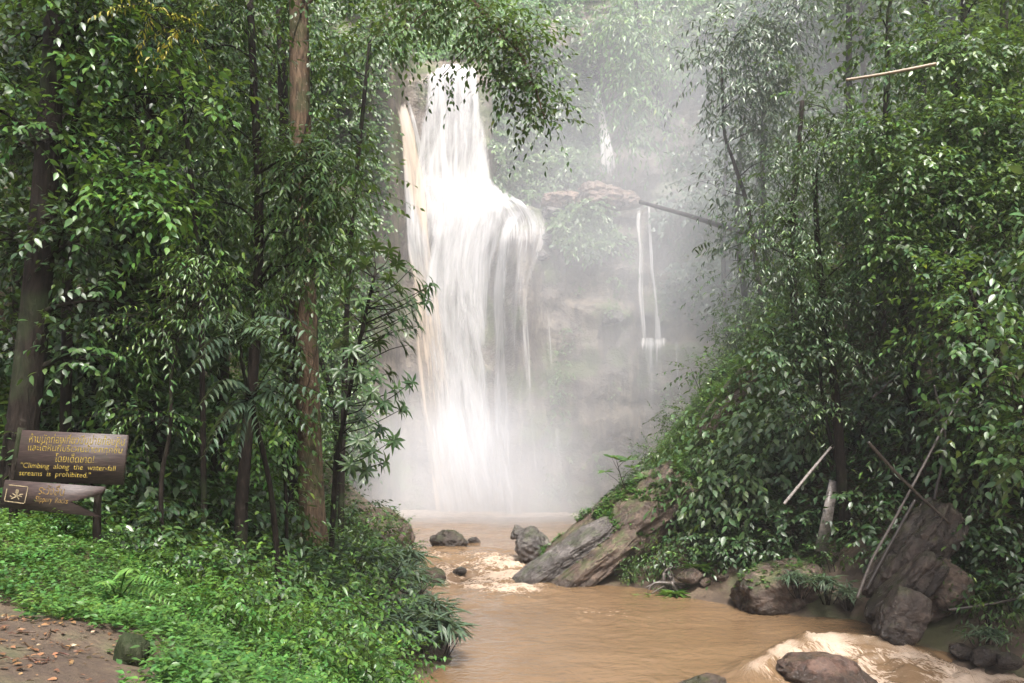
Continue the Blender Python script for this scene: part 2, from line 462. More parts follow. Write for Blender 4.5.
# ------------------------------------------------------------------ river
def rapids(x, y):
    """(height, foam, roughness of flow) of the river surface"""
    # upper chute between the left bank and the leaning slabs
    pts = np.stack([x, y, np.zeros_like(x)], -1)
    up = np.exp(-((y - 33.6) / 5.2) ** 2) * sstep(-6.2, -4.2, x) * (1 - sstep(0.3, 2.4, x))
    # standing wave over the boulder by the right bank: a crest line running from (5.7,19.6) over (8.4,22.3) to (10.2,21.6)
    cx = np.array([4.9, 6.2, 7.3, 8.3, 9.3, 10.3, 11.2]); cyy = np.array([18.5, 19.8, 21.0, 21.9, 21.9, 21.3, 20.6])
    yc = np.interp(x, cx, cyy)
    on = sstep(4.6, 6.4, x) * (1 - sstep(10.4, 12.0, x))
    yc = yc + .35 * noise3(np.stack([x * 1.1, y * .8, x * 0], -1), 91) + .12 * noise3(np.stack([x * 4.1, y * 2.5, x * 0], -1), 92)
    d = yc - y                                   # in front of the crest (nearer the camera) is positive
    crest = on * np.exp(-(np.maximum(-d, 0) / 0.75) ** 2) * np.exp(-(np.maximum(d, 0) / 1.5) ** 2)
    tail = sstep(5.2, 7.2, x) * sstep(-0.15, 0.9, d) * (1 - sstep(26, 30, x))
    low = sstep(9.2, 10.8, x) * (1 - sstep(20.8, 21.6, y))
    foam2 = np.clip(np.maximum(crest * (.78 + .5 * fbm(pts * [1.4, 1.4, 1], 3, 75)) * sstep(-0.5, 0.1, d), np.maximum(tail * (.62 + .5 * fbm(pts * [.8, .5, 1], 3, 71)), low * (.78 + .5 * fbm(pts * [.9, 1.1, 1], 3, 73)))), 0, 1)
    h = 0.03 * fbm(pts * [0.5, 0.9, 1], 3, 3) + 0.012 * fbm(pts * [1.7, 3.2, 1], 3, 13)
    w1 = fbm(pts * [0.55, 0.8, 1], 4, 23, 0.6)
    h = h + up * (0.42 * w1 + 0.26 * np.abs(noise3(pts * [0.7, 1.1, 1], 33)) + 0.06 * noise3(pts * [2.4, 2.4, 1], 35)) + 0.10 * sstep(30, 42, y) + 0.10 * sstep(40, 52, y) * fbm(pts * [0.35, 0.6, 1], 3, 37)
    h = h + 0.38 * crest + (tail + low).clip(0, 1) * (-0.30 + 0.22 * fbm(pts * [0.9, 1.4, 1], 3, 43) + 0.16 * np.abs(noise3(pts * [1.8, 2.2, 1], 47)))
    f = np.clip(up * (0.74 + 1.0 * np.maximum(w1, -0.4)) + 0.10 * sstep(22, 30, y) * (1 - sstep(34, 38, y)), 0, 1)
    # eddy lines that drift down from the chute
    f = np.maximum(f, 0.42 * sstep(20, 27, y) * (1 - sstep(33, 36, y)) * sstep(-2.8, 0.5, x) * np.maximum(noise3(pts * [0.35, 1.3, 1], 53), 0))
    f = np.maximum(f, 0.85 * sstep(50.5, 56, y))
    ff = np.maximum(f, foam2)
    fl = np.stack([x * 2.2 + y * 1.1, (y - x * .5) * .9, np.zeros_like(x)], -1)
    h = h + ff * (0.11 * fbm(fl * 1.6, 4, 81, .7) - 0.07 * np.abs(noise3(fl * 2.3, 83)))
    return h, ff
xs = np.concatenate([np.arange(-20, -9, 0.5), np.arange(-9, 14, 0.075), np.arange(14, 40, 0.4)])
ys = np.concatenate([np.arange(-14, 16, 0.8), np.arange(16, 40, 0.075), np.arange(40, 62.5, 0.25)])
X, Y, q = grid(xs, ys)
hh, fo = rapids(X, Y)
def flow_uv(x, y):
    """texture space that runs with the current: down the river, and down the slope of the near standing wave"""
    cx = np.array([4.9, 6.2, 7.3, 8.3, 9.3, 10.3, 11.2]); cyy = np.array([18.5, 19.8, 21.0, 21.9, 21.9, 21.3, 20.6])
    d = np.interp(x, cx, cyy) - y
    m_ = sstep(4.8, 6.2, x) * sstep(-0.25, 0.25, d) * (1 - sstep(11, 13, x))
    u0, v0 = x * 1.0, y * 1.6
    u1, v1 = (x + .75 * y) * 2.0, (y - .9 * x) * .5
    return np.stack([u0 + (u1 - u0) * m_, v0 + (v1 - v0) * m_], -1).reshape(-1, 2)
m, nt, bs, out = new_mat('muddy_water')
uvn = nt.nodes.new('ShaderNodeUVMap'); uvn.uv_map = 'UVMap'
v = uvn.outputs[0]
n1 = noise_node(nt, 1.6, 7, 0.68, v, 1.2)
n2 = noise_node(nt, 7.5, 5, 0.65, v, 0.6)
fine = mathn(nt, 'ADD', mathn(nt, 'MULTIPLY', n1.outputs[0], 0.5), mathn(nt, 'MULTIPLY', n2.outputs[0], 0.5))
fa = attr(nt, 'foam')
thr = mathn(nt, 'SUBTRACT', 0.69, mathn(nt, 'MULTIPLY', fa, 0.30))
fm = mapr(nt, mathn(nt, 'SUBTRACT', fine, thr), -0.03, 0.09)
mud = ramp(nt, [(0.3, (0.122, 0.078, 0.042)), (0.7, (0.152, 0.099, 0.055))], noise_node(nt, 0.35, 4, vec=v, dist=0.8).outputs[0])
c = mixc(nt, mathn(nt, 'MULTIPLY', fm, 0.85), mud.outputs[0], (0.44, 0.35, 0.27))
nt.links.new(c, bs.inputs['Base Color'])
nt.links.new(mapr(nt, fm, 0, 1, 0.09, 0.55, False), bs.inputs['Roughness'])
bs.inputs['IOR'].default_value = 1.33
rip = mathn(nt, 'ADD', mathn(nt, 'MULTIPLY', noise_node(nt, 2.2, 4, 0.55, objpos(nt, (0.9, 1.15, 1)), 1.0).outputs[0], 1.0), mathn(nt, 'MULTIPLY', n2.outputs[0], mathn(nt, 'ADD', 0.12, mathn(nt, 'MULTIPLY', fa, 0.8))))
bump(nt, rip, 0.5, 0.09, bs)
M['water'] = m
tag(mesh_np('river', np.stack([X, Y, hh], -1).reshape(-1, 3), [q], M['water'], {'foam': fo.ravel()}, uv=flow_uv(X, Y), smooth=True), 'muddy brown river with foaming rapids flowing from the plunge pool', 'river', kind='structure')

# ------------------------------------------------------------------ falling water
def fall_mat(name, col, su, sv, lo, hi, a=1.0):
    """silky strands: opacity follows streaks that run down the sheet; u across in metres, v down in metres"""
    m, nt, bs, out = new_mat(name)
    uv = nt.nodes.new('ShaderNodeUVMap'); uv.uv_map = 'UVMap'
    def st(a_, b_, det):
        mp = nt.nodes.new('ShaderNodeMapping'); mp.inputs['Scale'].default_value = (a_, b_, 1)
        nt.links.new(uv.outputs[0], mp.inputs['Vector'])
        return noise_node(nt, 1.0, det, 0.58, mp.outputs[0], 0.9).outputs[0]
    s = mathn(nt, 'ADD', mathn(nt, 'MULTIPLY', st(su, sv, 5), 0.6), mathn(nt, 'MULTIPLY', st(su * 3.3, sv * 1.3, 4), 0.4))
    al = mapr(nt, mathn(nt, 'ADD', s, mathn(nt, 'SUBTRACT', attr(nt, 'cover'), 0.5)), lo, hi, 0, a)
    al = mathn(nt, 'MULTIPLY', al, mapr(nt, attr(nt, 'cover'), 0.0, 0.16, 0, 1), True)
    cc = mixc(nt, mapr(nt, st(su * 0.35, sv * 0.4, 3), 0.4, 0.65), col, (0.58, 0.58, 0.58))
    df = nt.nodes.new('ShaderNodeBsdfDiffuse'); tl = nt.nodes.new('ShaderNodeBsdfTranslucent')
    nt.links.new(cc, df.inputs[0]); nt.links.new(cc, tl.inputs[0])
    mx = nt.nodes.new('ShaderNodeMixShader'); mx.inputs[0].default_value = 0.3
    nt.links.new(df.outputs[0], mx.inputs[1]); nt.links.new(tl.outputs[0], mx.inputs[2])
    tp = nt.nodes.new('ShaderNodeBsdfTransparent')
    m2 = nt.nodes.new('ShaderNodeMixShader')
    nt.links.new(al, m2.inputs[0]); nt.links.new(tp.outputs[0], m2.inputs[1]); nt.links.new(mx.outputs[0], m2.inputs[2])
    nt.links.new(m2.outputs[0], out.inputs['Surface'])
    return m
M['fall'] = fall_mat('white_water', (0.55, 0.545, 0.54), 0.85, 0.15, 0.28, 0.70)
M['fall_veil'] = fall_mat('veil_water', (0.5, 0.49, 0.485), 1.5, 0.13, 0.30, 0.64, 0.92)
M['fall_tan'] = fall_mat('silty_water', (0.60, 0.5, 0.4), 1.1, 0.13, 0.28, 0.70)
M['fall_thin'] = fall_mat('thin_water', (0.85, 0.83, 0.8), 3.0, 0.12, 0.34, 0.72, 0.75)

def fall_sheet(name, rows, mat, parent, off=0.35, cover=0.6, edge=0.8, nu=36, nv=90, seed=0, fade=0.0, folds=0.28, top_fade=0.0, hug=False, jag=0.0):
    """rows: (py, px left, px right[, cover]) down the fall. The sheet rides a little off the rock and never moves back in as it drops."""
    rows = np.array([(r[0], r[1], r[2], r[3] if len(r) > 3 else cover) for r in rows], float)
    t = np.linspace(rows[0, 0], rows[-1, 0], nv)
    L, Rr, C = (np.interp(t, rows[:, 0], rows[:, i]) for i in (1, 2, 3))
    k = np.ones(5) / 5
    L, Rr = (np.convolve(np.pad(a, 2, 'edge'), k, 'valid') for a in (L, Rr))
    u = np.linspace(0, 1, nu)
    px = L[:, None] + (Rr - L)[:, None] * u[None]
    dn_ = (t - t[0]) / (t[-1] - t[0])
    py = t[:, None] + jag * ((1 - dn_) ** 10)[:, None] * (noise3(np.stack([u * 5 + seed, u * 0, u * 0], -1), 17) + .5 * noise3(np.stack([u * 13 + seed, u * 0, u * 0], -1), 18) + 1.2 * (2 * u - 1) ** 2)[None]
    Yc = np.full(px.shape, 58.0)
    for _ in range(10):
        x = (px - 512) / F * Yc; z = H - (py - HOR) / F * Yc
        Yc = 0.5 * Yc + 0.5 * (cliff_y(x, z, hug) - off)
    if not hug: Yc = np.minimum.accumulate(Yc, axis=0)
    x = (px - 512) / F * Yc; z = H - (py - HOR) / F * Yc
    w = x - x.mean(1, keepdims=True)
    nzv = fbm(np.stack([w * 1.1 + seed, z * 0.10, np.full_like(w, seed * 3.1)], -1), 3, 90 + seed)
    Yc = Yc - folds * nzv - 0.25 * folds * np.abs(noise3(np.stack([w * 3.3 + seed, z * 0.2, w * 0], -1), 5 + seed))
    ed = np.minimum(u, 1 - u)[None] * (Rr - L)[:, None] * 58 / F / edge
    jag = 0.35 * noise3(np.stack([z * 0.25, z * 0 + seed, w * 0.5], -1), 7)
    cov = C[:, None] * sstep(0, 1, ed + jag * sstep(0, 0.8, ed))
    dn = (t - t[0]) / (t[-1] - t[0])
    if fade: cov = cov * (1 - sstep(1 - fade, 1, dn))[:, None]
    if top_fade: cov = cov * sstep(0, top_fade, dn)[:, None]
    V = np.stack([x, Yc, z], -1).reshape(-1, 3)
    idx = np.arange(nu * nv).reshape(nv, nu)
    q = np.stack([idx[:-1, :-1], idx[1:, :-1], idx[1:, 1:], idx[:-1, 1:]], -1).reshape(-1, 4)
    uv = np.stack([w + seed * 7.7, np.cumsum(np.gradient(-z, axis=0), 0)], -1).reshape(-1, 2)
    o = mesh_np(name, V - np.asarray(parent.location if parent else (0, 0, 0)), [q], mat, {'cover': cov.ravel()}, uv=uv, smooth=True, parent=parent)
    return o

wf = tag(empty('waterfall', (-4, 57, 0)), 'tall white main waterfall plunging over the cliff in a wide silky curtain', 'waterfall')
UP = [(68, 426, 482, .66), (76, 421, 484, .64), (100, 418, 488, .56), (140, 413, 492, .52), (180, 407, 496, .54), (230, 405, 500, .5)]
for s, (o_, cv) in enumerate(((0.35, 0.0), (0.7, -0.06))):
    fall_sheet('upper_curtain', [(r[0], r[1] + 3 * s, r[2] - 2 * s, r[3] + cv) for r in UP], M['fall'], wf, off=o_, seed=1 + s, edge=0.8, fade=0.3, jag=6)
LOW = [(130, 410, 490, .25), (168, 406, 496, .42), (186, 404, 512, .56), (206, 404, 522, .62), (235, 405, 514, .6), (262, 407, 503, .58), (300, 410, 499, .54), (350, 414, 502, .51), (430, 420, 512, .49), (520, 424, 540, .46)]
for s, (o_, cv) in enumerate(((0.4, 0.0), (0.9, -0.04), (1.3, -0.12))):
    fall_sheet('lower_curtain', [(r[0], r[1] + 4 * s, r[2] - 4 * s, r[3] + cv) for r in LOW], M['fall'], wf, off=o_, seed=11 + s, edge=1.5, top_fade=0.16, folds=0.4)
fall_sheet('side_stream', [(96, 394, 405, .7), (104, 393, 409, .68), (130, 395, 420, .62), (170, 399, 427, .58), (240, 403, 434, .54), (300, 408, 444, .5), (400, 416, 456, .48), (510, 430, 482, .44)], M['fall_tan'], wf, off=0.95, seed=21, edge=0.6, nu=22, jag=9, top_fade=.03)
fall_sheet('side_stream', [(100, 402, 414, .3), (118, 406, 420, .45), (150, 412, 428, .5), (190, 414, 436, .5), (240, 414, 440, .4)], M['fall'], wf, off=0.3, seed=22, edge=0.4, fade=0.3, nu=18)
fall_sheet('rock_veil', [(72, 424, 440, .3), (84, 412, 436, .42), (100, 405, 434, .34), (125, 405, 430, .3), (160, 406, 424, .25)], M['fall_thin'], wf, off=0.12, seed=23, edge=0.4, fade=0.4, nu=22, hug=True)
# water fanning out over the rounded rock on the right
fall_sheet('fan', [(182, 484, 500, .5), (190, 486, 512, .56), (200, 488, 528, .54), (210, 490, 541, .5), (222, 491, 551, .47), (240, 490, 552, .42), (262, 488, 549, .36), (300, 488, 546, .33), (360, 488, 548, .32), (480, 488, 562, .3)], M['fall_veil'], wf, off=0.5, seed=31, edge=0.9, nu=44, fade=0.4, folds=0.16)
fall_sheet('fan', [(212, 500, 530, .66), (224, 496, 520, .66), (245, 492, 512, .62), (300, 490, 508, .55), (400, 490, 512, .5), (500, 494, 520, .45)], M['fall'], wf, off=0.3, seed=32, edge=0.5, nu=24)
for i, (rows, cv) in enumerate((([(206, 538, 552), (240, 534, 549), (262, 527, 542), (285, 518, 533), (330, 518, 533), (400, 522, 537), (480, 529, 547), (515, 531, 550)], .46),
                                ([(262, 490, 502), (280, 500, 513), (292, 511, 525), (302, 516, 529), (340, 518, 530)], .42),
                                ([(240, 536, 544), (290, 542, 551), (400, 548, 562), (490, 552, 572)], .42))):
    fall_sheet('trickle', rows, M['fall_thin'], wf, off=0.3, cover=cv, seed=41 + i, edge=0.5, nu=10, folds=0.05)

def thin_fall(label, strands, base):
    r = tag(empty('waterfall', base), label, 'waterfall')
    for i, (rows, cv, ed, kw) in enumerate(strands):
        fall_sheet('strand', rows, M['fall_thin'], r, cover=cv, seed=int(base[0] * 7) + i, edge=ed, nu=12, folds=0.08, **kw)
    return r
thin_fall('pair of thin water threads dropping from the ledge to the low rock shelf',
          [([(203, 635, 643), (225, 634, 642), (250, 637, 645), (290, 636, 645), (338, 638, 649)], .54, .3, {'off': .4}), ([(203, 645, 652), (240, 647, 654), (270, 648, 656), (300, 652, 660), (338, 652, 664)], .62, .3, {'off': .4}),
           ([(338, 634, 672, .6), (343, 636, 670, .66), (352, 637, 668, .5), (380, 638, 669, .4), (430, 637, 670, .36), (500, 635, 672, .3)], .5, .8, {'off': .35})], (10, 56, 0))
thin_fall('single narrow thread of water falling from the right end of the low rock shelf',
          [([(341, 673, 681), (370, 674, 682), (395, 677, 684), (420, 676, 685), (450, 678, 686)], .52, .3, {'off': .4, 'fade': .35})], (12, 56, 0))
thin_fall('faint high waterfall slipping down the hazy upper cliff behind the ledge',
          [([(84, 588, 600, .7), (100, 592, 606, .7), (140, 597, 614, .62), (196, 600, 624, .5)], .5, .35, {'off': .4, 'fade': .3})], (6, 66, 23))
thin_fall('small veil of water over the mossy wall just right of the main fall top',
          [([(92, 498, 512, .62), (110, 499, 512, .62), (150, 500, 512, .5), (185, 499, 514, .45)], .5, .3, {'off': .4, 'fade': .3})], (-0.6, 64, 24))

# ------------------------------------------------------------------ air and spray
def vol_mat(name, dens, col=(1, 1, 1), aniso=0.0):
    m = bpy.data.materials.new(name); m.use_nodes = True
    nt = m.node_tree
    nt.nodes.remove(nt.nodes['Principled BSDF'])
    pv = nt.nodes.new('ShaderNodeVolumePrincipled')
    pv.inputs['Color'].default_value = (*col, 1)
    pv.inputs['Anisotropy'].default_value = aniso
    if isinstance(dens, (int, float)): pv.inputs['Density'].default_value = dens
    else: nt.links.new(dens(nt), pv.inputs['Density'])
    nt.links.new(pv.outputs[0], nt.nodes['Material Output'].inputs['Volume'])
    return m
def box(name, lo, hi, mat):
    lo, hi = np.array(lo, float), np.array(hi, float)
    V = np.array([[(lo, hi)[i][0], (lo, hi)[j][1], (lo, hi)[k][2]] for i in (0, 1) for j in (0, 1) for k in (0, 1)])
    return mesh_np(name, V, [[[0, 1, 3, 2], [4, 6, 7, 5], [0, 4, 5, 1], [2, 3, 7, 6], [0, 2, 6, 4], [1, 5, 7, 3]]], mat)
HAZE = 0.0004
tag(box('haze', (-75, -16, -5), (75, 115, 68), vol_mat('humid_air', HAZE, (0.97, 0.98, 1.0))), 'thin white haze filling the gorge', 'haze', kind='stuff')
def puff(name, c, r, dens, label, seed=0, power=1.0):
    """a ball of drifting spray: densest in the middle, nothing at its skin"""
    def d(nt):
        tc = nt.nodes.new('ShaderNodeTexCoord')
        ln = nt.nodes.new('ShaderNodeVectorMath'); ln.operation = 'LENGTH'
        nt.links.new(tc.outputs['Object'], ln.inputs[0])
        f = mapr(nt, ln.outputs['Value'], 1.0, 0.0, 0.0, 1.0)
        g = nt.nodes.new('ShaderNodeNewGeometry')
        nz = noise_node(nt, 0.16, 3, 0.5, g.outputs['Position'])
        return mathn(nt, 'MULTIPLY', mathn(nt, 'MULTIPLY', f, dens), mapr(nt, nz.outputs[0], 0.3, 0.7, 0.55, 1.45, False))
    import bmesh
    bm = bmesh.new(); bmesh.ops.create_icosphere(bm, subdivisions=3, radius=1.0)
    me = bpy.data.meshes.new(name); bm.to_mesh(me); bm.free()
    o = bpy.data.objects.new(name, me); COL.objects.link(o)
    o.location, o.scale = c, r
    me.materials.append(vol_mat(name + '_' + str(seed), d, (0.93, 0.955, 1.0)))
    return tag(o, label, 'mist', kind='stuff')
puff('mist', (5, 55.5, 12), (21, 14, 31), 0.027, 'white spray drifting across the gorge in front of the cliff', 1)
puff('mist', (-2.5, 53.0, 1.5), (12.5, 7.0, 10.5), 0.2, 'dense white spray billowing where the fall strikes the pool', 2)
puff('mist', (13, 46, 18), (20, 14, 27), 0.026, 'thin spray blown downstream over the river and right ridge', 3)
# ------------------------------------------------------------------ leaves
def leaf_tpl(w, kind='ovate', droop=0.18, fold=0.1):
    """unit leaf along +y, face up +z"""
    if kind == 'ovate':
        pts = [(0, 0), (-w * .42, .22), (-w * .5, .5), (0, 1), (w * .5, .5), (w * .42, .22), (0, .5)]
        fs = [[[0, 6, 2, 1], [0, 5, 4, 6]], [[6, 3, 2], [6, 4, 3]]]
    elif kind == 'simple':
        pts = [(0, 0), (-w * .5, .42), (0, 1), (w * .5, .42)]
        fs = [[[0, 3, 2], [0, 2, 1]]]
    elif kind == 'strap':
        pts = [(0, 0), (-w * .35, .3), (-w * .5, .6), (0, 1), (w * .5, .6), (w * .35, .3), (0, .3), (0, .6)]
        fs = [[[1, 6, 7, 2], [6, 5, 4, 7]], [[0, 6, 1], [0, 5, 6], [2, 7, 3], [7, 4, 3]]]
    V = np.array([(x, y, fold * abs(x) / max(w, 1e-3) - droop * y * y) for x, y in pts], float)
    return V, [np.array(f) for f in fs]
TPL = {
    'ovate': leaf_tpl(.46), 'lance': leaf_tpl(.27, droop=.25), 'broad': leaf_tpl(.6, droop=.22), 'simple': leaf_tpl(.5, 'simple'),
    'strap': leaf_tpl(.13, 'strap', droop=.45), 'blade': leaf_tpl(.2, 'simple', droop=.3), 'bamboo': leaf_tpl(.17, 'simple', droop=.3),
}
def leaves(acc, pos, d, nrm, size, tint, tpl):
    """place one leaf per row"""
    T, fs = TPL[tpl]
    n = len(pos)
    if n == 0: return
    d = unit(d); x = unit(np.cross(d, nrm)); nn = np.cross(x, d)
    size = np.broadcast_to(np.asarray(size, float), (n,))
    V = pos[:, None, :] + size[:, None, None] * (T[None, :, 0:1] * x[:, None] + T[None, :, 1:2] * d[:, None] + T[None, :, 2:3] * nn[:, None])
    k = len(T)
    off = (np.arange(n) * k)[:, None, None]
    acc.add(V.reshape(-1, 3), [(f[None] + off).reshape(-1, f.shape[1]) for f in fs], np.repeat(tint, k))

def twigs_of(rng, p, o, L, per, droop, spread=.6, tl=(4, 7)):
    """twigs from points p pointing roughly along o: leaf rows and twig paths"""
    n = len(p)
    d = unit(o * .8 + rng.normal(0, spread, (n, 3)) * [1, 1, .6] + [0, 0, -droop * .5])
    ln = L * rng.uniform(*tl, n)
    t = np.linspace(.12, 1, per)[None] * np.ones((n, 1)) + rng.normal(0, .03, (n, per))
    side = unit(np.cross(d, [0, 0, 1.0]) + rng.normal(0, .1, (n, 3)))
    sag = droop * .55
    pos = p[:, None] + d[:, None] * (ln[:, None] * t)[..., None] + np.array([0, 0, -1.0]) * (ln[:, None] * sag * t ** 2)[..., None]
    dd = d[:, None] + np.array([0, 0, -1.0]) * (2 * sag * t)[..., None]
    sg = np.where(np.arange(per) % 2 == 0, 1.0, -1.0)[None, :, None]
    ld = unit(dd * .65 + side[:, None] * sg * .95 + rng.normal(0, .22, (n, per, 3)) + [0, 0, -.28 - droop * .5])
    ld[:, -1] = unit(dd[:, -1])
    nr = unit(np.array([0, 0, 1.0]) + o[:, None] * .5 + rng.normal(0, .35, (n, per, 3)))
    tt = np.linspace(0, 1, 4)
    tp = p[:, None] + d[:, None] * (ln[:, None] * tt[None])[..., None] + np.array([0, 0, -1.0]) * (ln[:, None] * sag * tt[None] ** 2)[..., None]
    return pos.reshape(-1, 3), ld.reshape(-1, 3), nr.reshape(-1, 3), tp

def clump(acc, wood, rng, c, r, n, L, tpl, droop=.4, per=9, hole=.12, tint=(.15, .85), twig_r=.006, light=0.0):
    """one bough's worth of leaves inside an uneven ellipsoid"""
    nt_ = max(3, int(n / per))
    o = unit(rng.normal(0, 1, (nt_, 3)) + [0, -.15, .25])
    rad = rng.uniform(.15, 1, nt_) ** .6
    wob = 1 + .45 * noise3(o * 1.7 + np.asarray(c) * .37, 3)
    p = np.asarray(c) + o * np.asarray(r) * (rad * wob)[:, None]
    keep = noise3(p / (max(r) * .55) + 5.1, 8) > -1 + 2 * hole
    p, o = p[keep], o[keep]
    if len(p) == 0: return
    pos, ld, nr, tp = twigs_of(rng, p, o, L, per, droop)
    m_ = len(pos)
    base = np.repeat(rng.uniform(*tint, len(p)), per)
    tn = np.clip(base + rng.normal(0, .12, m_) + light, 0, 1)
    tn = np.where(rng.uniform(0, 1, m_) < .012, 1.0, np.minimum(tn, .94))
    leaves(acc, pos, ld, nr, L * rng.uniform(.6, 1.2, m_), tn, tpl)
    if wood is not None and twig_r > 0:
        k = tp.shape[1]
        rr = np.linspace(1, .35, k)[None] * np.full((len(tp), 1), twig_r)
        V, f = tubes(tp, rr, 3, False)
        wood.add(V, f)

def limb(wood, rng, a, b, r0, r1, sag=.12, n=10, sides=6, wig=.05):
    a, b = np.asarray(a, float), np.asarray(b, float)
    ln = np.linalg.norm(b - a)
    mid = (a + b) / 2 + np.array([0, 0, sag * ln]) + rng.normal(0, wig * ln, 3)
    pts = spline([a, mid, b], n)
    V, f = tubes(pts[None], np.linspace(r0, r1, n)[None], sides)
    wood.add(V, f)
    return pts

def trunk_tube(wood, pts, r0, r1, n=28, sides=12, flare=.35, seed=0, bumpy=.1):
    p = spline(pts, n)
    t = np.linspace(0, 1, n)
    ln = np.linalg.norm(p[-1] - p[0])
    r = r0 + (r1 - r0) * t + r0 * flare * np.exp(-t * ln / (r0 * 2.2))
    V, f = tubes(p[None], r[None], sides)
    c = np.repeat(p, sides, 0)
    d = V - c
    V = c + d * (1 + bumpy * fbm(V * [1.1 / r0 * .5, 1.1 / r0 * .5, .35 / r0 * .3], 3, seed))[:, None]
    wood.add(V, f)
    return p

def tree(name, label, cat, group, trunk, r0, r1, clumps, L, tpl='ovate', mat='leaf', bark='bark_dark', seed=0, droop=.4, per=9, hole=.12,
         limb_r=.3, tint=(.15, .85), twig_r=.006, flare=.35, sink=.3, sides=10, extra=None, rooted=True):
    """trunk: (px,py,Y) points from the root up; clumps: (px,py,Y, half width px, half height px, leaves)"""
    rng = np.random.default_rng(seed)
    tp = [P(*q) for q in trunk]
    root = tp[0].copy()
    if rooted: root[2] = gpt(root[0], root[1])[2]
    tp[0] = root - [0, 0, sink]
    e = empty(name, root)
    tag(e, label, cat, group)
    wood, fol = Acc(), Acc()
    pts = trunk_tube(wood, tp, r0, r1, seed=seed, flare=flare, sides=sides)
    for (px, py, Y, rx, rz, n) in clumps:
        c = P(px, py, Y)
        r = np.array([rx / F * Y, max(rx, rz) * .8 / F * Y, rz / F * Y])
        w = np.linalg.norm(pts - c, axis=1) + 1.4 * np.maximum(pts[:, 2] - c[2] + r[2] * .4, 0)
        w[:len(pts) // 5] += 3
        i = int(np.argmin(w))
        lr = max(.012, limb_r * r0 * (1 - .5 * i / len(pts)))
        end = limb(wood, rng, pts[i], c, lr, lr * .3)
        for _ in range(4):                       # side branches into the bough
            q = c + unit(rng.normal(0, 1, 3)) * r * .75
            limb(wood, rng, end[rng.integers(4, 9)], q, lr * .4, lr * .12, .05, 6, 4)
        nb = max(1, int(round(n / 260)))
        for k in range(nb):                      # a bough is a few looser tufts, not one ball
            if nb == 1: cc, rr = c, r
            else:
                cc = c + unit(rng.normal(0, 1, 3)) * r * rng.uniform(.25, .85)
                rr = r * rng.uniform(.34, .54) * np.array([1.1, 1.1, .62])
            clump(fol, wood, rng, cc, rr, n / nb, L, tpl, droop, per, hole, tint, twig_r, light=rng.normal(0, .16))
    if extra: extra(fol, wood, rng)
    wood.build('trunk', M[bark], e, True, root)
    fol.build('crown', M[mat], e, False, root)
    return e

CH = {}
def copies(o, loc, rz, s, label=None, group=None):
    """copy of a thing with its parts"""
    c = o.copy(); COL.objects.link(c)
    c.location = [float(v) for v in loc]; c.rotation_euler = (0, 0, rz); c.scale = (s, s, s)
    if label: c['label'] = label
    if group: c['group'] = group
    for p_ in KIDS[o.name]:
        k = p_.copy(); COL.objects.link(k); k.parent = c
    return c
KIDS = {}

# ------------------------------------------------------------------ shrubs (about one metre at scale 1), built at the origin then set down
def shrub_kind(key, name, mat, tpl, L, n, r=(.5, .5, .45), cz=.5, stems=6, droop=.4, per=8, seed=0, tint=(.15, .85), hole=.1):
    rng = np.random.default_rng(seed)
    e = empty(name, (0, 0, -60))
    wood, fol = Acc(), Acc()
    for k in range(stems):
        a = rng.uniform(0, 6.28); q = rng.uniform(.3, .9)
        tip = np.array([math.cos(a) * r[0] * q, math.sin(a) * r[1] * q, cz + r[2] * rng.uniform(-.5, .6)])
        limb(wood, rng, [rng.normal(0, .06), rng.normal(0, .06), -.15], tip, .016, .005, .12, 8, 5)
        clump(fol, wood, rng, tip, np.array(r) * rng.uniform(.45, .7), n / stems, L, tpl, droop, per, hole, tint, .003, light=rng.normal(0, .07))
    a1 = wood.build('stem', M['bark_dark'], e, True)
    a2 = fol.build('foliage', M[mat], e)
    e['category'] = 'shrub'
    KIDS[e.name] = [a1, a2]
    e['_used'] = 0
    CH[key] = e
    return e

def rosette_kind(key, name, mat, n_ros, per, L, tpl='strap', seed=0, r=.4, up=.5, tint=(.2, .9), cat='plant'):
    """plant of long arching leaves from a few centres"""
    rng = np.random.default_rng(seed)
    e = empty(name, (0, 0, -60))
    wood, fol = Acc(), Acc()
    for k in range(n_ros):
        a = rng.uniform(0, 6.28); q = r * math.sqrt(rng.uniform(0, 1))
        h = .12 + up * rng.uniform(.4, 1) * (1 - .5 * (q / max(r, .01)) ** 2)
        c = np.array([math.cos(a) * q, math.sin(a) * q, h])
        limb(wood, rng, [c[0] * .3, c[1] * .3, -.15], c, .012, .007, .05, 6, 5)
        m_ = per + rng.integers(-1, 2)
        th = np.arange(m_) / m_ * 6.283 * 2.4 + rng.uniform(0, 6.28)
        el = rng.uniform(-.25, .8, m_)
        d = np.stack([np.cos(th), np.sin(th), el], -1)
        leaves(fol, np.repeat(c[None], m_, 0), d, np.array([0, 0, 1.0]) + d * .2, L * rng.uniform(.65, 1.15, m_), np.clip(rng.uniform(*tint) + rng.normal(0, .1, m_), 0, .94), tpl)
    a1 = wood.build('stem', M['bark_dark'], e, True)
    a2 = fol.build('foliage', M[mat], e)
    e['category'] = cat
    KIDS[e.name] = [a1, a2]
    e['_used'] = 0
    CH[key] = e
    return e

def put(key, loc, s, label, group=None, rz=None, rng=random.Random(3)):
    """set a shrub or plant down; the first one is the one that was built"""
    e = CH[key]
    rz = rng.uniform(0, 6.28) if rz is None else rz
    if not e['_used']:
        e['_used'] = 1
        e.location = [float(v) for v in loc]; e.rotation_euler = (0, 0, rz); e.scale = (s, s, s)
        e['label'] = label
        if group: e['group'] = group
        return e
    return copies(e, loc, rz, s, label, group)

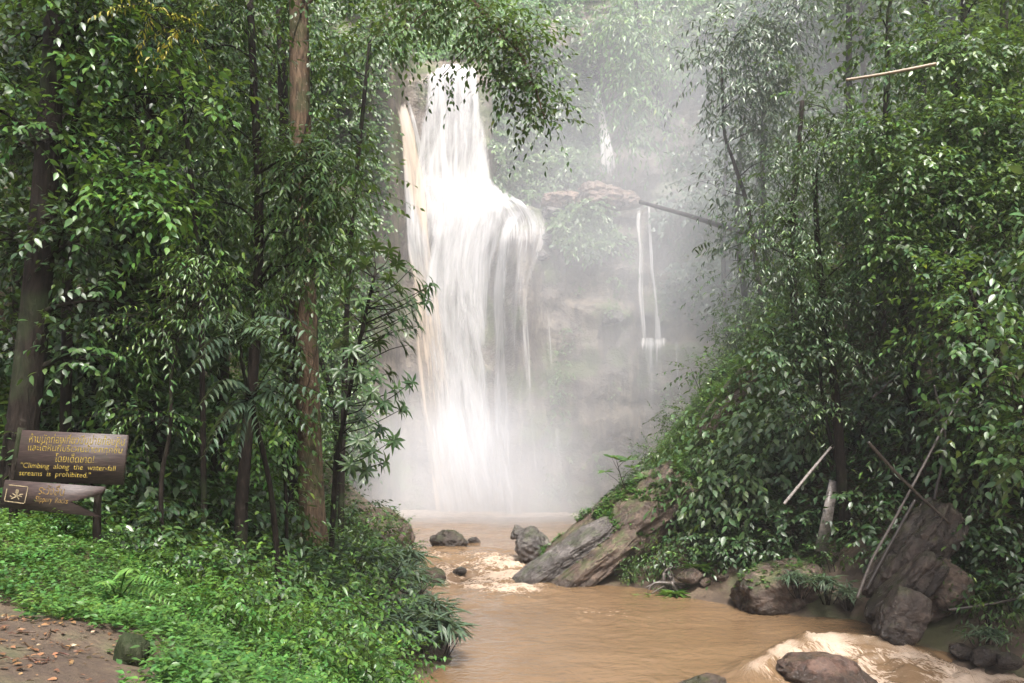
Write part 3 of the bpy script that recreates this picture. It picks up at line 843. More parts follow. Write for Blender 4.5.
def on_ground(px, Y, dz=0.0):
    x = (px - 512) / F * Y
    return gpt(x, Y, dz)

def whorls(fol, wood, rng, stem, tips, Y, L):
    """thin stalks from the stem, each ending in a star of long leaves"""
    st = spline([P(*q) for q in stem], 24)
    for px, py in tips:
        c = P(px, py, Y + rng.normal(0, .5))
        w = np.linalg.norm(st - c, axis=1) + 1.2 * np.maximum(st[:, 2] - c[2], -.6)
        limb(wood, rng, st[int(np.argmin(w))], c, .022, .008, -.04, 8, 5)
        out = unit(c - st[int(np.argmin(w))] + [0, 0, .5])
        for dz in (0.0, .16):
            m_ = rng.integers(6, 9)
            th = np.arange(m_) / m_ * 6.283 + rng.uniform(0, 6.28)
            a = unit(np.cross(out, [.3, 1, .2])); b = np.cross(out, a)
            d = np.cos(th)[:, None] * a + np.sin(th)[:, None] * b + out * rng.uniform(.1, .6, (m_, 1)) + [0, 0, -.2]
            leaves(fol, np.repeat((c - out * dz)[None], m_, 0), d, out[None] + rng.normal(0, .2, (m_, 3)), L * rng.uniform(.7, 1.15, m_), np.clip(rng.uniform(.2, .8) + rng.normal(0, .1, m_), 0, .94), 'lance')

def frond(fol, wood, rng, a, b, L, sag=.22, n=13, tpl='lance', tint=.5):
    """a feathered leaf from a to b with leaflets in pairs"""
    a, b = np.asarray(a, float), np.asarray(b, float)
    ln = np.linalg.norm(b - a)
    pts = spline([a, (a + b) / 2 + [0, 0, sag * ln], b], n)
    V, f = tubes(pts[None], np.linspace(.012, .004, n)[None], 4)
    wood.add(V, f)
    d = unit(np.gradient(pts, axis=0))
    side = unit(np.cross(d, [0, 0, 1.0]))
    t = np.linspace(0, 1, n)
    env = np.sin(np.pi * (.12 + .8 * t)) ** .6
    for sg in (1, -1):
        ld = d * .55 + side * sg + np.array([0, 0, -.42]) + rng.normal(0, .08, d.shape)
        leaves(fol, pts[1:], ld[1:], (np.array([0, 0, 1.0]) + side * sg * .2 + rng.normal(0, .12, d.shape))[1:], (L * env * rng.uniform(.85, 1.1, n))[1:], np.clip(tint + rng.normal(0, .13, n - 1), 0, .94), tpl)

def fronds(fol, wood, rng, stem, tips, Y, L):
    st = [P(*q) for q in stem]
    for px, py in tips:
        c = P(px, py, Y + rng.normal(0, .4))
        s0 = st[int(np.argmin([np.linalg.norm(q - c) for q in st]))]
        frond(fol, wood, rng, s0, c, L, rng.uniform(.1, .3), tint=rng.uniform(.25, .8))

def hanging_bough(fol, wood, rng, path, r0, tufts, Y, L, droop=.45, tpl='ovate'):
    """one long arching limb that carries its leaves in tufts"""
    p = spline([P(*q) for q in path], 40)
    V, f = tubes(p[None], np.linspace(r0, .02, 40)[None], 7)
    wood.add(V, f)
    for px, py, rx, rz, n in tufts:
        c = P(px, py, Y + rng.normal(0, .4))
        w = np.linalg.norm(p - c, axis=1) + 1.5 * np.maximum(c[2] - p[:, 2], 0)
        limb(wood, rng, p[int(np.argmin(w))], c, .03, .01, .03, 8, 5)
        clump(fol, wood, rng, c, np.array([rx, rx * .8, rz]) / F * Y, n, L, tpl, droop, 8, .12, (.15, .8), .006, light=rng.normal(0, .06))
# ================================================================== LEFT BANK
# ---- trees, roots to crowns
tree('tall_tree', 'tall straight brown trunk rising beside the fall, trailing a leafy branch over its top', 'tree', None,
     [(314, 556, 25), (309, 420, 25), (304, 250, 25), (300, 100, 25), (298, -60, 25.3), (294, -200, 26)], .40, .26,
     [(400, -60, 24.5, 60, 40, 600), (250, -40, 25, 80, 40, 800), (362, -30, 24.5, 36, 26, 400)],
     .21, 'ovate', 'leaf', 'bark', seed=11, droop=.4, flare=.5, sides=14, limb_r=.2,
     extra=lambda fol, wood, rng: hanging_bough(fol, wood, rng, [(297, -120, 25.3), (370, -90, 24.8), (440, -30, 24.4), (490, 20, 24), (525, 62, 23.8), (545, 120, 23.6)], .12,
        [(448, -6, 30, 18, 420), (474, 18, 26, 16, 380), (500, 40, 26, 18, 420), (520, 66, 24, 18, 460), (538, 92, 20, 18, 380), (548, 120, 12, 14, 190), (425, -5, 34, 20, 420), (512, 90, 14, 16, 180), (410, 12, 26, 18, 300), (392, 40, 12, 20, 110), (440, 78, 7, 9, 26), (456, 72, 6, 8, 22), (530, 40, 22, 16, 300), (490, 10, 30, 16, 340)], 23.8, .21))
tree('slender_bough_tree', 'thin leaning tree whose light leaves hang between the tall trunk and the vine cliff', 'tree', None,
     [(340, 560, 29), (344, 400, 29), (350, 250, 29), (362, 120, 29), (372, 20, 29)], .12, .06,
     [(330, 60, 28.6, 34, 34, 460), (372, 40, 28.6, 30, 30, 400), (345, 130, 28.6, 26, 30, 300), (325, 210, 28.4, 26, 34, 340), (372, 190, 28.6, 16, 24, 160)], .27, 'ovate', 'leaf', 'bark_dark', seed=22, droop=.35, limb_r=.35)
tree('buttress_trunk', 'dark fluted trunk pressed against the tall brown trunk at its foot', 'tree', None,
     [(297, 545, 25.6), (294, 470, 25.8), (290, 380, 26), (286, 200, 26.3), (280, 0, 26.5)], .26, .15, [(255, 70, 26.5, 28, 50, 560), (280, 190, 26, 34, 40, 500), (215, 30, 27, 50, 40, 700), (330, 150, 26, 20, 40, 200)], .19, 'ovate', 'leaf_dark', 'bark_dark', seed=12)
tree('leaning_tree', 'overhanging tree with whorls of large dark glossy leaves in front of the white fall', 'tree', None,
     [(330, 540, 24.2), (336, 470, 23.6), (348, 400, 23), (362, 330, 22.6), (376, 270, 22.4)], .09, .04,
     [], .42, 'lance', 'leaf_gloss', 'bark_dark', seed=13, rooted=True,
     extra=lambda fol, wood, rng: whorls(fol, wood, rng, [(336, 470, 23.6), (348, 400, 23), (362, 330, 22.6), (376, 270, 22.4)],
        [(398, 262), (412, 268), (424, 290), (433, 284), (428, 300), (412, 300), (405, 318), (418, 326), (402, 288), (390, 276), (384, 300), (372, 284), (392, 330), (408, 345), (380, 340), (366, 320), (372, 360),
         (398, 388), (412, 382), (404, 408), (392, 372), (384, 402), (372, 392), (360, 372), (352, 350), (345, 400), (362, 415), (380, 428), (394, 440), (372, 450), (358, 440), (345, 430), (385, 462), (367, 470), (350, 465), (360, 300), (350, 320), (348, 285), (365, 262), (340, 300), (340, 370),
         (340, 340), (352, 385), (376, 375), (388, 318), (400, 305), (416, 310), (344, 262), (356, 245), (374, 244), (390, 250)], 22.6, .40))
tree('slender_tree', 'slender dark trunk on the left bank holding drooping mid green sprays before the tall trunk', 'tree', None,
     [(243, 592, 17), (241, 520, 17), (246, 450, 17), (256, 330, 17), (259, 200, 17), (254, 90, 17), (250, 0, 17.2)], .15, .07,
     [(304, 150, 16.6, 40, 26, 800), (318, 190, 16.4, 36, 36, 900), (300, 165, 16.4, 34, 24, 500), (302, 225, 16.4, 26, 24, 420), (240, 90, 17, 34, 30, 500), (220, 120, 17, 44, 40, 700), (295, 250, 16.6, 34, 30, 480), (335, 262, 16.4, 20, 26, 260), (215, 200, 17, 44, 40, 640), (225, 20, 17, 36, 34, 500), (200, 50, 17.5, 50, 40, 600), (232, 280, 17, 40, 30, 500), (320, 170, 16.2, 30, 20, 300)],
     .19, 'lance', 'leaf', 'bark_dark', seed=14, droop=.5, per=9, limb_r=.35)
tree('frond_tree', 'sapling with long greyish feathered fronds hanging in front of the slender trunk', 'tree', None,
     [(283, 575, 15), (272, 500, 14.6), (250, 400, 14.2), (238, 340, 14)], .06, .035, [], .3, 'lance', 'leaf_grey', 'bark_dark', seed=15,
     extra=lambda fol, wood, rng: fronds(fol, wood, rng, [(238, 345, 14), (250, 400, 14.2)],
        [(186, 372), (200, 405), (215, 430), (200, 350), (182, 330), (225, 325), (300, 352), (318, 372), (302, 400), (285, 425), (262, 440), (238, 452), (222, 385), (268, 330), (320, 340), (335, 400), (250, 318), (205, 455), (285, 318), (310, 430)], 13.2, .29))
tree('fresh_sapling', 'sapling with small fresh yellow green leaves beside the foot of the tall trunk', 'tree', None,
     [(286, 560, 19), (286, 500, 18.8), (280, 430, 18.6)], .05, .03, [(274, 436, 18.5, 24, 22, 360), (256, 424, 18.4, 24, 22, 340), (284, 408, 18.4, 16, 14, 160), (268, 465, 18.4, 22, 14, 220)], .17, 'ovate', 'leaf_fresh', 'bark_dark', seed=16, droop=.6)
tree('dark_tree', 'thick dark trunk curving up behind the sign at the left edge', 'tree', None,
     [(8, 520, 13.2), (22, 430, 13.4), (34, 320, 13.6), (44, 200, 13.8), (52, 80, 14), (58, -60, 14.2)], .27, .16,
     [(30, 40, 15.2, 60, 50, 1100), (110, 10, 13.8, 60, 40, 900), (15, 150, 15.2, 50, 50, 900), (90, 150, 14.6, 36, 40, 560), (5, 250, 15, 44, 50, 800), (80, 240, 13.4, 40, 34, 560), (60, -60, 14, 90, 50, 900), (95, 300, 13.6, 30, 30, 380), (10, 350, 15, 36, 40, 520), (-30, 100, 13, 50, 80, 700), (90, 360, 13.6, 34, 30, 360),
      (436, -783, 10.5, 300, 190, 4200), (250, -700, 11.5, 260, 160, 3200), (60, -420, 12.5, 200, 130, 2600), (560, -620, 13.5, 200, 140, 2400)],  # unseen boughs high over the river, added to shade the left wood
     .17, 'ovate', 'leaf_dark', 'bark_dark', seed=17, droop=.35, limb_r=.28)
tree('vine_tree', 'massive dark trunk wrapped in climbing leaves at upper left, bent to the right', 'tree', None,
     [(88, 500, 19), (92, 420, 19), (110, 320, 19), (132, 200, 19), (150, 100, 19), (162, 0, 19), (168, -100, 19)], .46, .3,
     [(158, 60, 19.9, 30, 60, 500), (135, 190, 20.2, 34, 50, 520), (200, 30, 18.6, 60, 50, 900), (100, 60, 18.6, 50, 50, 700), (190, 220, 18.4, 50, 50, 900), (150, 290, 20.4, 50, 40, 800), (200, 300, 18.2, 50, 40, 800), (60, 330, 18.4, 50, 50, 700), (140, 370, 20.6, 46, 40, 700), (195, 140, 18.5, 44, 50, 700), (150, -60, 19, 80, 50, 1400), (240, -230, 18, 130, 90, 2600), (60, -200, 18, 140, 90, 2600), (80, 420, 18, 40, 30, 400), (170, 420, 17.6, 46, 34, 500)],  # the widest boughs, above the view, are added to shade the wood below
     .22, 'ovate', 'leaf_dark', 'bark_dark', seed=18, droop=.3, limb_r=.2)
tree('forked_tree', 'thin bare limbs forking under pale new leaves before the vine wrapped trunk', 'tree', None,
     [(60, 520, 15), (66, 400, 15), (68, 250, 15), (72, 150, 15), (82, 70, 15), (76, 0, 15)], .11, .05,
     [(110, 60, 14.0, 44, 26, 620), (150, 175, 13.6, 36, 18, 460), (120, 190, 13.6, 26, 16, 300), (70, 20, 14.0, 50, 30, 500), (170, 215, 13.6, 24, 12, 200), (40, 130, 13.2, 30, 20, 240), (195, 100, 14, 26, 20, 240), (140, 120, 14.5, 20, 14, 120), (60, 100, 14.6, 20, 40, 200)],
     .18, 'ovate', 'leaf_fresh', 'bark_dark', seed=19, droop=.35, limb_r=.4)
tree('yellowing_tree', 'small tree top with a drooping spray of yellow leaves near the top left', 'tree', None,
     [(205, 545, 16), (200, 300, 16), (185, 120, 16), (170, 40, 16), (150, 14, 15.8)], .06, .03,
     [(140, 8, 12.7, 12, 4, 70), (158, 16, 12.7, 14, 5, 100), (180, 28, 12.7, 12, 4, 80)], .11, 'lance', 'leaf_yellow', 'bark_dark', seed=20, droop=.5)
tree('thin_tree', 'very thin dark stem rising between the sign and the slender trunk', 'tree', None,
     [(166, 548, 13), (161, 490, 13), (170, 430, 13), (172, 370, 13), (184, 320, 13)], .042, .02, [(186, 250, 13, 36, 34, 420), (160, 330, 13, 34, 30, 360), (205, 300, 12.8, 30, 26, 280), (150, 420, 12.8, 34, 18, 240)], .12, 'lance', 'leaf', 'bark_dark', seed=21, droop=.6)
def climber(name, label, path, r, n, L, mat, seed):
    """a vine wound up a trunk, its leaves standing off the bark"""
    rng = np.random.default_rng(seed)
    p = spline([P(*q) for q in path], 80)
    root = p[0].copy(); e = empty(name, root); tag(e, label, 'vine')
    wood, fol = Acc(), Acc()
    for s_ in range(3):
        th = np.linspace(0, 9 + s_ * 2, 80) + s_ * 2
        q = p + r * 1.04 * np.stack([np.cos(th), np.sin(th), th * 0], -1)
        V, f = tubes(q[None], np.full((1, 80), .014), 4); wood.add(V, f)
    i = rng.integers(0, 80, n); th = rng.uniform(np.pi * .75, np.pi * 2.25, n)
    o = np.stack([np.cos(th), np.sin(th), rng.uniform(-.2, .5, n)], -1)
    k = noise3(p[i] * .6 + o, seed) > -.05
    i, o = i[k], o[k]
    base = p[i] + o * [r, r, 0]
    pos, ld, nr, tp = twigs_of(rng, base, o, L, 5, .8, .4, (1.5, 3))
    leaves(fol, pos, ld, nr, L * rng.uniform(.6, 1.2, len(pos)), np.clip(rng.uniform(.1, .9, len(pos)), 0, .94), 'ovate')
    wood.build('stem', M['bark_dark'], e, True, root); fol.build('foliage', M[mat], e, False, root)
climber('climbing_vine', 'leafy vine clinging to the tall brown trunk', [(308, 430, 25), (304, 250, 25), (300, 100, 25), (298, -40, 25.3)], .36, 520, .2, 'leaf', 61)
climber('climbing_vine', 'dense dark vine wrapping the massive bent trunk at upper left', [(100, 380, 19), (110, 320, 19), (132, 200, 19), (150, 100, 19), (162, 0, 19)], .42, 900, .22, 'leaf_dark', 62)
# trees further back: one mass of trunks and crowns, each its own tree
rng = np.random.default_rng(5)
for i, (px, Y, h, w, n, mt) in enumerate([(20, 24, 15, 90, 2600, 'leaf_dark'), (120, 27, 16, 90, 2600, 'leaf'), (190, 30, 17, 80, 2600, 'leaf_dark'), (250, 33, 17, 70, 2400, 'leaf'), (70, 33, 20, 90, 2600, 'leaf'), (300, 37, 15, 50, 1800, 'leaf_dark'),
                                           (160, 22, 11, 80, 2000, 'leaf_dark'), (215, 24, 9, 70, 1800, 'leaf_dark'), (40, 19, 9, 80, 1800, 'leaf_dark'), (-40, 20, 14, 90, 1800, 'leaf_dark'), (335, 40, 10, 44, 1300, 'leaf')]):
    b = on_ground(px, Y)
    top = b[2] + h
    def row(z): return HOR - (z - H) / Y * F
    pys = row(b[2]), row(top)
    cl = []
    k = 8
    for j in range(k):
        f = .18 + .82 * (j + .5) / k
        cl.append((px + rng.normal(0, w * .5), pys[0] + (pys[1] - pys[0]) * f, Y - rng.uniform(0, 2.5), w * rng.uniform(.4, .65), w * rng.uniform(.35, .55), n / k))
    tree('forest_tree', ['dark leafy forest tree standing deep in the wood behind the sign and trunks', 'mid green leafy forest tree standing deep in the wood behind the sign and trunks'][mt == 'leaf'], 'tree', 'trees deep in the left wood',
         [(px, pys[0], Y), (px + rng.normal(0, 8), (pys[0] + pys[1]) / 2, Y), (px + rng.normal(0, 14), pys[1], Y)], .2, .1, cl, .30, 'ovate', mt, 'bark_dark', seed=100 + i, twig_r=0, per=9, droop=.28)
# ------------------------------------------------------------------ shrub and plant kinds
shrub_kind('bushy', 'shrub', 'leaf', 'ovate', .13, 620, seed=1, droop=.3)
shrub_kind('lush', 'shrub', 'leaf_fresh', 'ovate', .12, 640, seed=2, droop=.3)
shrub_kind('dark', 'shrub', 'leaf_dark', 'ovate', .13, 600, seed=3, droop=.35)
shrub_kind('glossy', 'shrub', 'leaf_gloss', 'ovate', .165, 720, seed=4, droop=.7, tint=(.3, .9))
shrub_kind('lance', 'shrub', 'leaf', 'lance', .17, 560, seed=5, droop=.45)
shrub_kind('fine', 'shrub', 'leaf', 'simple', .075, 1300, seed=6, droop=.3, per=10)
rosette_kind('strap', 'strap_leaved_plant', 'leaf_grey', 15, 10, .36, seed=7, r=.5, up=.45, tint=(.3, .9))
rosette_kind('tongue', 'tongue_leaved_plant', 'leaf', 12, 8, .26, 'lance', seed=8, r=.45, up=.5)
rosette_kind('herb', 'herb', 'leaf_cover', 14, 6, .17, 'ovate', seed=9, r=.45, up=.4, tint=(.3, .9))
rosette_kind('tuft', 'grass_tuft', 'leaf_fresh', 5, 16, .55, 'blade', seed=10, r=.16, up=.05)

# ------------------------------------------------------------------ ground plants of the left bank: nobody could count them
def sprouts(name, label, x, y, hgt, per, L, mat, seed, tpl='ovate', z=None, cat='ground cover', tint=(.25, .9)):
    rng = np.random.default_rng(seed)
    z = ground_z(x, y) if z is None else z
    n = len(x)
    fol = Acc()
    h = hgt * rng.uniform(.35, 1.2, n) * np.clip(1 + .9 * noise3(np.stack([x * 1.7, y * 1.7, z * 0], -1), 57), .35, 2)
    lean = rng.normal(0, .35, (n, 2))
    base_t = np.clip(rng.uniform(*tint, n) + .15 * noise3(np.stack([x * .8, y * .8, z * 0], -1), 3), 0, .92)
    for k in range(per):
        f = (k + 1.5) / (per + .5)
        th = k * 2.4 + rng.uniform(0, 6.28, n)
        c = np.stack([x + lean[:, 0] * h * f, y + lean[:, 1] * h * f, z + h * f], -1)
        d = np.stack([np.cos(th), np.sin(th), rng.uniform(-.2, .6, n)], -1)
        leaves(fol, c, d, np.array([0, 0, 1.0]) + rng.normal(0, .3, (n, 3)), L * rng.uniform(.6, 1.25, n), np.clip(base_t + rng.normal(0, .1, n), 0, .94), tpl)
    return tag(fol.build(name, M[mat]), label, cat, kind='stuff')
def in_view_xy(x, y, z):
    return 512 + x / y * F, HOR - (z - H) / y * F
rng = np.random.default_rng(77)
def sample(n, x0, x1, y0, y1, keep):
    x, y = rng.uniform(x0, x1, n), rng.uniform(y0, y1, n)
    z = ground_z(x, y)
    px, py = in_view_xy(x, y, z)
    k = keep(x, y, z, px, py)
    return x[k], y[k], z[k]
def dirt(x, y):
    """bare trodden earth of the viewpoint, an uneven patch in the near corner"""
    return sstep(.25, -.25, np.hypot((x + 4.9) / 2.35, (y - 4.75) / 1.85) - 1 + .28 * noise3(np.stack([x * 1.3, y * 1.3, x * 0], -1), 12))
dn = lambda x, y: noise3(np.stack([x * .6, y * .6, x * 0], -1), 41)
x, y, z = sample(26000, -9.5, 1.5, 4.6, 12.5, lambda x, y, z, px, py: (px > -40) & (px < 520) & (py < 730) & (rng.uniform(0, 1, len(x)) > dirt(x, y)) & (dn(x, y) > -.5))
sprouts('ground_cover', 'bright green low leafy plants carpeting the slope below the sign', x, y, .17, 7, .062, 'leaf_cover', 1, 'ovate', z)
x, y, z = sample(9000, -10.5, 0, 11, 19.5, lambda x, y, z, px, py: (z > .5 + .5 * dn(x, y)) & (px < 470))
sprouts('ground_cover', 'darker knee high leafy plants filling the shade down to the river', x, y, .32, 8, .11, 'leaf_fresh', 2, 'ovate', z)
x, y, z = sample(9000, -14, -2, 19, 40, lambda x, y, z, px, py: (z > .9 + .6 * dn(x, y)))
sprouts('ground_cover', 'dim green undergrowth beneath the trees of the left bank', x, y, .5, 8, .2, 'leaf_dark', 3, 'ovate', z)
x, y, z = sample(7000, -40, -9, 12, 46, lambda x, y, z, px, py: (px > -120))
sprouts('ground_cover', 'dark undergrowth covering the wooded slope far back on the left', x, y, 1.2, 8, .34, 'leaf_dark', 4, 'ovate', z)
# litter on the bare earth
x, y, z = sample(5200, -8, -1.2, 3.6, 7.6, lambda x, y, z, px, py: (dirt(x, y) > .3) & (rng.uniform(0, 1, len(x)) < .8))
fol = Acc()
n = len(x)
th = rng.uniform(0, 6.28, n)
leaves(fol, np.stack([x, y, z + .012], -1), np.stack([np.cos(th), np.sin(th), rng.normal(.1, .15, n)], -1), np.array([0, 0, 1.0]) + rng.normal(0, .25, (n, 3)), rng.uniform(.02, .075, n), rng.uniform(0, 1, n) ** 1.3, 'ovate')
k = rng.choice(n, 90, replace=False)
a = np.stack([x[k], y[k], z[k] + .012], -1)
th = rng.uniform(0, 6.28, 90); ln = rng.uniform(.06, .3, 90)
b = a + np.stack([np.cos(th) * ln, np.sin(th) * ln, rng.normal(.01, .01, 90)], -1)
V, f = tubes(np.stack([a, (a + b) / 2 + rng.normal(0, .008, a.shape), b], 1), np.full((90, 3), .005), 5)
fol.add(V, f, np.full(len(V), .1))
tag(fol.build('leaf_litter', M['litter']), 'dead leaves and broken twigs strewn on the bare trodden earth', 'leaf litter', kind='stuff')

# ------------------------------------------------------------------ shrubs of the left bank
GL = 'shrubs on the left bank'
for i, (px, Y, key, s, label) in enumerate([
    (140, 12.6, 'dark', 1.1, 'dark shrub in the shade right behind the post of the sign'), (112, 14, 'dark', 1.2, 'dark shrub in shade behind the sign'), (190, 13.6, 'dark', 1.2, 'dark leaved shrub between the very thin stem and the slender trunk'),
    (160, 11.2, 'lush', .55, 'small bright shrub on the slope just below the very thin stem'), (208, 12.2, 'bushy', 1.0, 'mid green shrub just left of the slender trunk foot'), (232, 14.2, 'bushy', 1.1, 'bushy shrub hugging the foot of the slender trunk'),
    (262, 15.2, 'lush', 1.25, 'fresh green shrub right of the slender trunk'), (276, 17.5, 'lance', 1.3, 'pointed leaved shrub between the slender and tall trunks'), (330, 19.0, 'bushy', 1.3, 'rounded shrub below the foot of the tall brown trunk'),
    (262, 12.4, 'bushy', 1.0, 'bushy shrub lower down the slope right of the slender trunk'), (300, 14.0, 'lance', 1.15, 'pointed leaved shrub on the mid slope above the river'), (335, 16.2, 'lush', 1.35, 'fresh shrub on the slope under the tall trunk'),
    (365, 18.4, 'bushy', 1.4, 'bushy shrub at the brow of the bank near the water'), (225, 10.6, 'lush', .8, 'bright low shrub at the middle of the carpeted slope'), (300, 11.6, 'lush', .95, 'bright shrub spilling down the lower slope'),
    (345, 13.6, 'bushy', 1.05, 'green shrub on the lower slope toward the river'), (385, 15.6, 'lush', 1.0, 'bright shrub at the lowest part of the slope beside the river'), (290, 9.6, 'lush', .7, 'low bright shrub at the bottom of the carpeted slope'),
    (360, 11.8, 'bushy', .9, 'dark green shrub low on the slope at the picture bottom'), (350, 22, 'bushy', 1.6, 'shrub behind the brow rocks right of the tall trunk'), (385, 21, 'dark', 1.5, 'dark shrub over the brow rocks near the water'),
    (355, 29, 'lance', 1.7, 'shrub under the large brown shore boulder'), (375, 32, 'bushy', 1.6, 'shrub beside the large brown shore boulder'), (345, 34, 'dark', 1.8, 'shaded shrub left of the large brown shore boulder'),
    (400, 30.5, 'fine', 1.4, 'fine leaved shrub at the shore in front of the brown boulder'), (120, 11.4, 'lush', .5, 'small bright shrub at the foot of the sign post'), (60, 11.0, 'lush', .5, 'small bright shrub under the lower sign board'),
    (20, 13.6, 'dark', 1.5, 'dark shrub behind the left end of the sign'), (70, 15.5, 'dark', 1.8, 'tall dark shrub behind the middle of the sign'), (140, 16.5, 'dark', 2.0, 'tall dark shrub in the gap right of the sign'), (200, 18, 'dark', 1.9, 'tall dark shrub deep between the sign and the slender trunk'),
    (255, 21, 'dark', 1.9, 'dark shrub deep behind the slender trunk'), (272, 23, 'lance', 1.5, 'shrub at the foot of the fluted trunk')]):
    put(key, on_ground(px, Y, -.04 * s), s, label, GL)
GS = 'long leaved plants along the left shore'
for px, Y, s, label in [(428, 20.6, 1.35, 'strap leaved clump leaning out over the water at the bank corner'), (405, 20.2, 1.25, 'strap leaved clump behind the corner clump'), (418, 21.6, 1.3, 'strap leaved clump on top of the bank corner'),
                        (390, 19.4, 1.1, 'strap leaved clump at the water below the brow'), (440, 20.9, .95, 'outermost small strap leaved clump above the water'), (372, 24.5, 1.5, 'strap leaved clump on the brow behind the rocks'),
                        (408, 25.5, 1.4, 'strap leaved clump on the mossy shore rock'), (395, 28, 1.5, 'strap leaved clump between two shore rocks'), (345, 25, 1.3, 'strap leaved clump beside the tall trunk foot'), (422, 24.2, 1.1, 'small strap leaved clump at the edge of the rapids')]:
    g = on_ground(px, Y); put('strap', [g[0], g[1], max(g[2], .15)], s * 1.45, label, GS)
for px, Y, s, label in [(352, 20.6, 1.2, 'tongue leaved plant on the brow below the tall trunk'), (310, 16.5, 1.1, 'tongue leaved plant on the slope below the pointed shrub'), (375, 17.3, 1.0, 'tongue leaved plant low on the slope by the water'), (245, 12.9, .9, 'tongue leaved plant in front of the slender trunk')]:
    put('tongue', on_ground(px, Y), s, label, 'tongue leaved plants on the left slope')
for px, Y, s, label in [(155, 8.6, .62, 'leafy herb standing above the carpet beside the pale fern'), (205, 8.3, .55, 'leafy herb at the carpet edge above the stump'), (250, 8.6, .6, 'leafy herb in the lower carpet'), (30, 9.0, .5, 'leafy herb below the lower sign board'), (290, 8.2, .6, 'leafy herb at the bottom edge of the slope')]:
    put('herb', on_ground(px, Y), s, label, 'herbs on the left slope')
# pale fern on the slope
b = on_ground(118, 8.6)
e = tag(empty('fern', b), 'pale bright green fern spreading its fronds over the slope below the sign', 'fern')
wood, fol = Acc(), Acc(); rg = np.random.default_rng(4)
for tip in [(160, 587), (170, 607), (100, 588), (135, 575), (90, 605), (150, 620)]:
    fol = Acc()
    frond(fol, fol, rg, b + [0, 0, .12], P(tip[0], tip[1] - 6, 8.2 + rg.normal(0, .12)), .15, .2, 15, 'lance', .92)
    fol.build('frond', M['leaf_cover'], e, False, b)

# ------------------------------------------------------------------ rocks
def rock(name, label, c, r, mat='rock', seed=0, rot=(0, 0, 0), cuts=13, noise=.1, cat='rock', sub=5, soft=12, group=None, blocky=None):
    """faceted boulder: a soft convex solid cut by planes, roughened"""
    import bmesh
    rng = np.random.default_rng(seed)
    bm = bmesh.new(); bmesh.ops.create_icosphere(bm, subdivisions=sub, radius=1.0)
    me = bpy.data.meshes.new(name); bm.to_mesh(me); bm.free()
    D = np.array([v.co[:] for v in me.vertices]); D = unit(D)
    N = unit(rng.normal(0, 1, (cuts, 3)))
    dd = rng.uniform(.72, 1.0, cuts)
    if blocky is not None:
        N = np.vstack([N, np.eye(3), -np.eye(3)]); dd = np.concatenate([dd + .25, [blocky] * 6])
    q = np.maximum(D @ N.T, 1e-3) / dd[None]
    rad = (np.sum(q ** soft, 1) + .9 ** soft) ** (-1 / soft)
    V = D * rad[:, None]
    V = V * (1 + noise * fbm(V * 1.6 + seed, 5, seed, .55) + noise * .5 * -np.abs(noise3(V * 3.1 + seed, seed + 3)))[:, None]
    V = V * np.asarray(r)
    V = V + (.085 * min(r) * fbm(V * 3 / min(r), 5, seed, .62) - .13 * min(r) * np.maximum(0, .25 - np.abs(noise3(V * [1.1, 2.6, 2.6] / min(r) + seed, seed + 5))) / .25)[:, None] * unit(V)
    from mathutils import Euler
    V = V @ np.array(Euler([R(a) for a in rot]).to_matrix()).T
    me.vertices.foreach_set('co', np.ascontiguousarray(V, np.float32).ravel())
    me.polygons.foreach_set('use_smooth', np.ones(len(me.polygons), bool))
    me.update()
    me.materials.append(M[mat])
    o = bpy.data.objects.new(name, me); o.location = [float(v) for v in c]; COL.objects.link(o)
    return tag(o, label, cat, group)
def at_water(px, py): 
    Y = H * F / (py - HOR); return np.array([(px - 512) / F * Y, Y, 0.0])
rock('boulder', 'large rounded brown boulder on the left shore below the fall', P(385, 545, 40) + [0, 0, 0.1], (1.75, 1.5, 2.05), 'rock', 3, (8, 0, 20), noise=.12)
rock('boulder', 'brown boulder beside the foot of the tall trunk, white spray behind it', P(328, 530, 38), (.95, .9, 1.5), 'rock', 4, noise=.12)
rock('boulder', 'low tan boulder between the two shore boulders', P(352, 532, 39), (1.2, 1.0, .9), 'rock', 5, noise=.1)
rock('boulder', 'mossy flat rock on the brow above the strap leaved plants', P(360, 600, 24), (1.3, 1.0, .75), 'rock', 6, noise=.12)
rock('boulder', 'dark mossy rock overhanging the rapids edge of the left shore', P(392, 597, 25.6), (.95, .8, .6), 'rock_dark', 7, noise=.12)
rock('boulder', 'brown rock in the water line under the corner clump', P(412, 650, 20.6), (.85, .6, .55), 'rock_dark', 8, noise=.12)
rock('boulder', 'small brown rock where the rapids meet the left shore', P(432, 578, 31.5), (.5, .5, .42), 'rock', 9)
w = at_water(450, 548)
rock('boulder', 'shiny dark wet boulder standing in the rapids', w + [0, 0, .25], (.92, .7, .62), 'rock_dark', 21, (10, 12, 0), noise=.12, cuts=9, soft=20)
rock('boulder', 'small dark stone just right of the shiny boulder in the rapids', at_water(474, 544) + [0, 0, .12], (.36, .3, .26), 'rock_dark', 22)
rock('boulder', 'tiny grey stone breaking the foam below the shiny boulder', at_water(460, 574) + [0, 0, .1], (.3, .25, .2), 'rock_grey', 23)
rock('boulder', 'tall grey rock with a knob standing beside the leaning slabs', at_water(531, 569) + [.15, 1.2, .72], (.85, .8, .98), 'rock_grey', 24, (0, 14, 30), noise=.2, cuts=9)
rock('boulder', 'grey knob of rock at the upper left of the tall grey rock', at_water(519, 566) + [0, 1.2, 1.32], (.42, .42, .4), 'rock_grey', 25)
